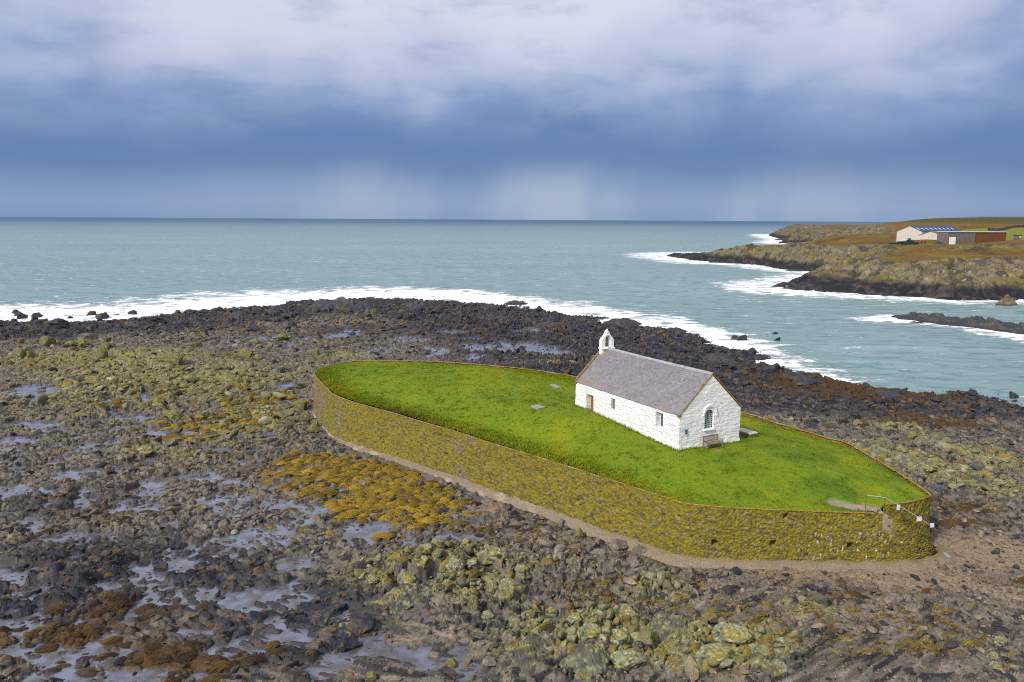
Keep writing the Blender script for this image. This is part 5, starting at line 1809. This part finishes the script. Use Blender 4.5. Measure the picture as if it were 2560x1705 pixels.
    # square window: louvred frame
    def pane_long(y0, y1, z0, z1, dep, name, bars, lanc=False):
        w = MB()
        poly = arch(y0, y1, z0, z1 - .28, z1) if lanc else rect(y0, y1, z0, z1)
        w.prism(poly, dep - .015, dep + .02, 'x')
        win = w.build(name, M_FRAME if not lanc else M_GLASS, root)
        f = MB()
        if bars:
            n = 9
            for k in range(n):
                f.box((dep - .035, (y0 + y1) / 2, z0 + (k + .5) * (z1 - z0) / n), (.05, y1 - y0 - .04, .03), (0, .5, 0))
            for yy in (y0 + .02, y1 - .02):
                f.box((dep - .03, yy, (z0 + z1) / 2), (.05, .04, z1 - z0))
        else:
            for k in range(1, 4):
                f.box((dep - .025, y0 + k * (y1 - y0) / 4, (z0 + z1) / 2 - .1), (.02, .012, z1 - z0 - .25))
            for k in range(8):
                f.box((dep - .03, (y0 + y1) / 2, z0 + .06 + k * (z1 - z0 - .3) / 8), (.02, y1 - y0 - .03, .012))
        f.build("leadwork" if lanc else "louvre", M_FRAME, win)
        return win
    pane_long(8.68, 9.22, z(-1.48), z(-.52), .215, "window", True)
    # reveal backing of the lancet with a sloping sill
    pane_long(2.22, 2.84, z(-1.66), z(-.58), .43, "window", False, True)
    MB().prism([(-.06, z(-1.90)), (.44, z(-1.90)), (.44, z(-1.62)), (-.06, z(-1.80))], 2.02, 3.02, 'y').build("sill", M_LIME, root, .02)
    # east window: leaded lights under a hood mould
    gl = MB().prism(arch(2.58, 3.50, z(-1.46), z(-.42), z(.04)), .16, .20, 'y').build("window", M_GLASS, root)
    f = MB()
    for k in range(1, 6):
        xx = 2.58 + k * .92 / 6
        top = -.42 + .40 * (1 - abs(xx - 3.04) / .46)
        f.box((xx, .15, z((-1.46 + top) / 2)), (.022, .02, 1.46 + top))
    for k in range(1, 9):
        zz = -1.46 + k * .165
        hw = .45 if zz < -.42 else .45 * (1 - (zz + .42) / .47)
        f.box((3.04, .146, z(zz)), (2 * hw, .02, .022))
    f.build("leadwork", M_LEAD, gl)
    ho = arch(2.36, 3.82, z(-.46), z(-.36), z(.50)); hi = arch(2.53, 3.65, z(-.46), z(-.36), z(.30))
    h = MB()
    n = len(ho)
    for i in range(1, n):
        j = (i + 1) % n
        if i == 1:
            pass
        if j == 0:
            continue
        h.add([(ho[i][0], -.10, ho[i][1]), (ho[j][0], -.10, ho[j][1]), (hi[j][0], -.07, hi[j][1]), (hi[i][0], -.07, hi[i][1]),
               (ho[i][0], .06, ho[i][1]), (ho[j][0], .06, ho[j][1]), (hi[j][0], .06, hi[j][1]), (hi[i][0], .06, hi[i][1])],
              [(0, 1, 2, 3), (0, 4, 5, 1), (3, 2, 6, 7), (0, 3, 7, 4), (1, 5, 6, 2), (4, 7, 6, 5)])
    h.build("hood_mould", M_LIME, root)
    MB().box((3.04, -.05, z(-1.56)), (1.16, .16, .14)).build("sill", M_LIME, root, .03)
    # two small plaques
    a = MB().box((.655, -.055, z(-1.365)), (.27, .03, .19)).build("plaque", M_BLUE, root, .004)
    a["label"] = "blue plaque"
    a = MB().box((.67, -.055, z(-1.575)), (.26, .03, .15)).build("plaque", M_BROWN, root, .004)
    a["label"] = "red brown plaque below the blue one"
    MB().box((.67, -.055, z(-1.70)), (.25, .03, .05)).build("plaque_strip", M_WHITE, root)
    return root


build_church()


def to_world(lx, ly):
    p = CH_O[:2] + CB * lx + CA * ly
    return float(p[0]), float(p[1])


def build_bench():
    x, y = to_world(2.98, -.62)
    z0 = float(lawn_h(np.array([x]), np.array([y]))[0]) + .02
    r = empty("bench", (x, y, z0), CH_RZ)
    tag(r, "weathered wooden garden bench with slatted back against the chapel gable", "bench")
    w = .80
    s = MB()
    for k in range(5):
        s.box((0, -.24 + k * .115, .45 - k * .006), (2 * w - .06, .095, .028))
    s.build("seat", M_OAK, r, .004)
    s = MB().box((0, .31, .93), (2 * w, .05, .09)).box((0, .28, .52), (2 * w, .045, .07))
    for k in range(15):
        s.box((-w + .11 + k * (2 * w - .22) / 14, .295, .72), (.05, .022, .36), (-.06, 0, 0))
    s.build("backrest", M_OAK, r, .003)
    for sx in (-1, 1):
        MB().box((sx * (w - .03), -.27, .32), (.065, .065, .66)).build("leg", M_OAK, r, .005)
        MB().box((sx * (w - .03), .29, .48), (.065, .07, .98), (-.04, 0, 0)).build("leg", M_OAK, r, .005)
        MB().box((sx * (w - .03), .0, .665), (.075, .62, .035)).build("armrest", M_OAK, r, .005)
    MB().box((0, -.27, .40), (2 * w, .035, .07)).box((0, -.05, .14), (2 * w - .1, .05, .06)).box((-w + .03, 0, .14), (.045, .56, .06)).box((w - .03, 0, .14), (.045, .56, .06)).build("stretcher", M_OAK, r, .004)


build_bench()


def slab(name, pts, th, zoff, label, cat, mat_=M_GRAVE, base=False):
    c = np.mean(pts, 0)
    z0 = float(lawn_h(np.array([c[0]]), np.array([c[1]]))[0])
    if base:
        r = empty(name, (c[0], c[1], z0))
        tag(r, label, cat)
        MB().prism([((a - c[0]), (b - c[1])) for a, b in pts], zoff, zoff + th, 'z').build("top_slab", mat_, r, .02)
        MB().prism([((a - c[0]) * .75, (b - c[1]) * .75) for a, b in pts], -.2, zoff, 'z').build("base", M_STEP, r)
        return r
    o = MB().prism([((a - c[0]), (b - c[1])) for a, b in pts], zoff - .1, zoff + th, 'z').build(name, mat_, None, .02)
    o.location = (c[0], c[1], z0)
    return tag(o, label, cat)


slab("grave_slab", [(4.11, 83.71), (4.56, 83.98), (5.18, 82.45), (4.69, 82.33)], .06, .07, "narrow pale grave slab flat in the grass, farther from the camera and nearer the wall's back", "gravestone")
slab("grave_slab", [(1.81, 73.7), (2.51, 74.3), (3.19, 73.25), (2.42, 72.5)], .06, .07, "wide grey grave slab flat in the grass, in front of the chapel door", "gravestone")
slab("table_tomb", [(19.75, 67.45), (20.05, 67.5), (20.95, 66.05), (20.15, 65.6), (19.55, 66.5)], .12, .30, "pale stone table tomb just beyond the chapel's right corner", "tomb", plain("pale tomb stone", (.46, .44, .47), 0.8, 0.15, 5.0), True)
p_ = at(2360, 1392, 2.0)
o = MB().prism([(-.30, -.25), (.28, -.28), (.33, .22), (-.22, .30)], -.25, .22, 'z').build("flat_stone", M_GRAVE, None, .03)
o.location = (p_[0], p_[1], 2.0); o.rotation_euler = (.25, .1, .2)
tag(o, "grey squared stone lying on gravel at the right end of the wall", "stone")


def handrail():
    posts = [(24.47, 51.0, 7.12), (24.55 + .55, 50.98, 6.98), (26.1, 51.05, 6.32), (27.0, 51.3, 5.80), (28.05, 51.75, 5.05)]
    pxs = [((2166, 1238), (2165.5, 1276)), ((2213, 1243.6), (2213, 1286)), ((2266.5, 1275), (2265.5, 1314)), ((2299, 1295), (2298, 1332)), ((2333, 1318), (2331, 1356))]
    yy = [51.2, 51.05, 51.12, 51.3, 51.6]
    r = empty("handrail", (25.5, 51.1, 5.2))
    tag(r, "thin steel handrail on rusty posts beside the stair, carrying white notices", "handrail")
    L = np.array(r.location)
    tops = []
    for ((tx, ty), (bx, by)), y in zip(pxs, yy):
        t = at_y(tx, ty, y); b = at_y(bx, by + 4, y)
        b[0] = t[0]
        tops.append(t)
        MB().bar(b - L, t - L, .022, 7).build("post", M_RUSTPOST, r)
    mb = MB()
    tops.append(tops[-1] + np.array([.5, .35, -.38]))
    for a, b in zip(tops[:-1], tops[1:]):
        mb.bar(a - L, b - L, .019, 8)
    mb.build("rail", M_STEEL, r)

    def sign(px0, py0, px1, py1, y, lab):
        a = at_y(px0, py0, y); b = at_y(px1, py1, y)
        c = (a + b) / 2 - L
        o = MB().box(c + np.array([0, -.05, 0]), (abs(b[0] - a[0]), .02, abs(a[2] - b[2])), (0, random.uniform(-.06, .06), .1)).build("notice", M_WHITE, r, .004)
        o["label"] = lab
    sign(2241.5, 1261, 2248, 1274.5, 51.1, "small portrait notice hanging under the rail")
    sign(2291, 1291, 2303, 1302.5, 51.2, "square notice on the fourth post")
    sign(2325, 1307, 2334, 1318, 51.5, "portrait notice on the last post")


handrail()

# ------------------------------------------------------------------ farm on the headland


def metal(name, cols, scale=3.0, rust=None, rough=.6):
    m, g, b = mat(name)
    tc = g.add('ShaderNodeTexCoord').outputs['Object']
    n = g.noise(g.mapping(tc, (.5, .5, .12)), scale, 5, .65)
    c = g.mix(g.mapr(n, .35, .65), cols[0], cols[1])
    wv = g.add('ShaderNodeTexWave', wave_type='BANDS', bands_direction='X')
    g.l.new(tc, wv.inputs['Vector']); wv.inputs['Scale'].default_value = 1.6
    c = g.mix(g.math('MULTIPLY', wv.outputs['Fac'], .18), c, (0.02, 0.015, 0.01))
    if rust:
        n2 = g.noise(g.mapping(tc, (.12, .12, .05), (4, 2, 1)), 1.0, 4, .6)
        c = g.mix(g.math('MULTIPLY', g.mapr(n2, rust[1], rust[1] + .15), .85), c, rust[0])
    setp(g, b, Base_Color=c, Roughness=rough)
    return m


M_BARNW = metal("cream barn cladding", ((.56, .53, .47), (.46, .42, .36)), rust=((.40, .33, .24), .58))
M_BARNR = metal("blue sheet roof", ((.006, .040, .115), (.012, .055, .14)))
M_BARNG = metal("grey corrugated sheet", ((.155, .135, .135), (.10, .09, .095)), rust=((.15, .075, .045), .55))
M_RUST = metal("rusted corrugated sheet", ((.165, .052, .018), (.105, .030, .012)), rust=((.08, .06, .055), .56))
M_LIGHT = plain("translucent roof sheet", (.50, .54, .56), .5, .1)
M_ROLLER = plain("roller door", (.66, .68, .69), .5, .06)
M_NAVY = plain("dark navy paint", (.008, .012, .028), .5, .3)
M_TEAL = plain("teal tractor paint", (.02, .10, .11), .5, .2)
M_RED = plain("faded red paint", (.26, .035, .022), .6, .3)
M_TYRE = plain("black rubber", (.012, .012, .012), .8, .3)
M_DRY = plain("dark field stone", (.045, .045, .05), .9, .5, .8)
M_WOODP = plain("fence timber", (.16, .12, .09), .85, .3)


def barn(name, corner, rz, W, L, eh, rh, wallm, roofm, label, lights=0):
    """gable of width W faces local -y, ridge runs along +y"""
    r = empty(name, corner, rz)
    tag(r, label, "barn")
    MB().prism([(0, -4), (W, -4), (W, eh), (W / 2, eh + rh), (0, eh)], 0, L, 'y').build("wall", wallm, r)
    sl = math.hypot(W / 2, rh)
    mb = MB()
    for s in (0, 1):
        p = [(-.3, eh - .3 * rh / (W / 2) + .05), (W / 2, eh + rh + .05), (W / 2, eh + rh + .20), (-.3, eh - .3 * rh / (W / 2) + .20)]
        if s:
            p = [(W - a, b) for a, b in p][::-1]
        mb.prism(p, -.25, L + .25, 'y')
    rf = mb.build("roof", roofm, r)
    for k in range(lights):
        y0 = 1.2 + k * (L - 2.4) / lights
        f0, f1 = .32, .60
        def pt(f, h):
            return (W - f * W / 2, eh + f * rh + h)
        q = [pt(f0, .20), pt(f1, .20), pt(f1, .26), pt(f0, .26)]
        MB().prism(q, y0, y0 + 1.15, 'y').build("skylight", M_LIGHT, rf)
    return r


def barns():
    # both barns turn their gables to the left of the camera, ridges running away to the right
    phi = math.radians(-55)
    c_, s_ = math.cos(phi), math.sin(phi)

    def solve(px, x0, y0, dx, dy):
        q = (px - 1280) / FPX
        return (q * y0 - x0) / (dx - q * dy)
    pL = at_y(2240.5, 605, 486)
    W1 = solve(2294.3, pL[0], pL[1], c_, s_)
    L1 = solve(2362, pL[0] + W1 / 2 * c_, pL[1] + W1 / 2 * s_, -s_, c_)
    barn("barn", (pL[0], pL[1], pL[2]), phi, W1, L1, 6.4, 3.2, M_BARNW, M_BARNR, "large white barn with a blue roof and a row of pale skylights", 9)
    pL = at_y(2296, 597, 470)
    W2 = solve(2346, pL[0], pL[1], c_, s_)
    L2 = solve(2380, pL[0] + W2 / 2 * c_, pL[1] + W2 / 2 * s_, -s_, c_)
    barn("barn", (pL[0], pL[1], pL[2]), phi, W2, L2, 1.9, 2.5, M_BARNW, M_BARNG, "lower cream barn with grey roof in front of the blue roofed one")
    # long rusty shed, its side to the camera
    a = at_y(2368, 612, 432); b = at_y(2514.5, 604, 440)
    ang = math.atan2(b[1] - a[1], b[0] - a[0]); Ls = math.hypot(b[0] - a[0], b[1] - a[1])
    r = empty("shed", (a[0], a[1], a[2]), ang)
    tag(r, "long low shed of rusted sheets with a white roller door", "shed")
    H = 6.75
    k = Ls * .462
    MB().box((k / 2, 4, H / 2 - .6), (k, 8, H + 1.2)).build("wall", M_BARNG, r)["label"] = "grey sheeted wall"
    MB().box(((k + Ls) / 2 + .01, 4, H / 2 + .2), (Ls - k - .02, 7.96, H - .4)).build("wall", M_RUST, r)["label"] = "rust red sheeted wall"
    MB().box((Ls / 2, 3.9, H + .16), (Ls + .5, 8.8, .28), (0, 0, 0)).build("roof", M_LIGHT, r)
    MB().box((2.85, -.06, 2.0), (4.1, .1, 4.15)).build("roller_door", M_ROLLER, r, .02)
    for xx in (.35, 10.6):
        MB().box((xx, -.08, 1.9), (.8, .12, 3.9)).build("door_post", M_RED, r)
    MB().box((13.6, -.08, 1.9), (.5, .12, 3.7)).build("door_post", M_RED, r)
    # trailer with a tractor, red machine, dark heap
    a = at_y(2225, 613, 428); b = at_y(2295, 613, 428)
    r = empty("trailer", (a[0], a[1], a[2] + .1)); tag(r, "long dark navy flatbed trailer parked before the white barn", "trailer")
    Lt = b[0] - a[0]
    MB().box((Lt * .64, 0, 1.15), (Lt * .72, 2.4, 1.1)).build("bed", M_NAVY, r, .05)
    MB().box((Lt * .14, 0, .8), (Lt * .28, 2.2, .7)).build("ramp", M_NAVY, r, .05)
    for x in (.4, .52, .9):
        MB().bar((Lt * x, -1.25, .5), (Lt * x, -.95, .5), .5, 14).build("wheel", M_TYRE, r)
    p = at_y(2279, 606, 431)
    r = empty("tractor", (p[0], p[1] + 2, p[2] - .2)); tag(r, "small teal tractor showing above the navy trailer", "tractor")
    MB().prism([(-.9, 1.0), (.3, 1.0), (.3, 1.6), (-.1, 2.5), (-.8, 2.5)], -.8, .8, 'y').build("cab", M_TEAL, r, .03)
    MB().box((1.0, 0, 1.2), (1.5, .9, .8)).build("bonnet", M_TEAL, r, .06)
    for x, rr in ((-.6, .8), (1.4, .5)):
        for s in (-.85, .85):
            MB().bar((x, s - .15, rr), (x, s + .15, rr), rr, 14).build("wheel", M_TYRE, r)
    p = at_y(2306, 608, 438)
    r = empty("farm_machine", (p[0], p[1], p[2])); tag(r, "red farm machine standing right of the teal tractor", "machine")
    MB().prism([(-1.7, .5), (1.5, .5), (1.2, 1.3), (-.4, 1.6), (-1.5, 1.2)], -.8, .8, 'y').build("hopper", M_RED, r, .05)
    for x in (-1.0, 1.0):
        MB().bar((x, -.95, .45), (x, -.75, .45), .45, 12).build("wheel", M_TYRE, r)
    MB().bar((1.5, 0, .7), (2.8, 0, .5), .08).build("drawbar", M_RUSTPOST, r)
    p = at_y(2352, 611, 434)
    rock_mass("rubble_heap", p[0], p[1] + 1, 8.5, 4.5, 2.6, 0, 3301, 'dark', "dark heap of material beside the rusty shed's left end", "heap", zb=p[2] - .3)
    # small grey hut in the field
    p = at_y(2541, 600, 452)
    r = empty("hut", (p[0], p[1], p[2])); tag(r, "small dark grey hut in the green field right of the rusty shed", "hut")
    MB().box((1.45, 1.5, 1.2), (2.9, 3, 2.9)).build("wall", M_BARNG, r, .02)
    MB().box((1.45, 1.5, 2.75), (3.2, 3.4, .18)).build("roof", M_NAVY, r)
    MB().box((2.0, -.03, 1.7), (.9, .06, .8)).build("window", M_LIGHT, r)
    # dry stone wall crossing the slope and the fence on the skyline
    q = []
    for px, py, dd in [(2470, 577, 560), (2500, 574, 566), (2530, 571, 573), (2560, 568, 580), (2640, 560, 598)]:
        a = at_y(px, py, dd)
        q.append((a[0], a[1], float(HEADF.sample(a[0], a[1]))))
    P, u = smooth_path(q, 1.0)
    V = []
    for i, p in enumerate(P):
        h = 1.7 + .15 * math.sin(i * 1.3) + random.uniform(-.08, .08)
        for dy, hz in ((-.45, -.6), (-.3, h), (.3, h), (.45, -.6)):
            V.append((p[0], p[1] + dy, p[2] + hz))
    o = npmesh("field_wall", np.array(V), grid_faces(len(P), 4), M_DRY, smooth=False)
    tag(o, "dark dry stone wall crossing the slope behind the rusty shed", "wall")
    pts = []
    for px in np.linspace(2418, 2600, 16):
        a = at_y(px, 543, 795)
        pts.append((a[0], a[1], float(HEADF.sample(a[0], a[1]))))
    r = empty("hill_fence", pts[0]); tag(r, "thin post and rail fence on the skyline of the far right hill", "fence")
    L = np.array(pts[0])
    for p in pts:
        MB().box(np.array(p) - L + [0, 0, .4], (.22, .22, 2.2)).build("post", M_WOODP, r)
    mb = MB()
    for a, b in zip(pts[:-1], pts[1:]):
        for hz in (.7, 1.3):
            mb.bar(np.array(a) - L + [0, 0, hz], np.array(b) - L + [0, 0, hz], .07, 5)
    mb.build("rail", M_WOODP, r)


barns()
print("boulders", NB[0])
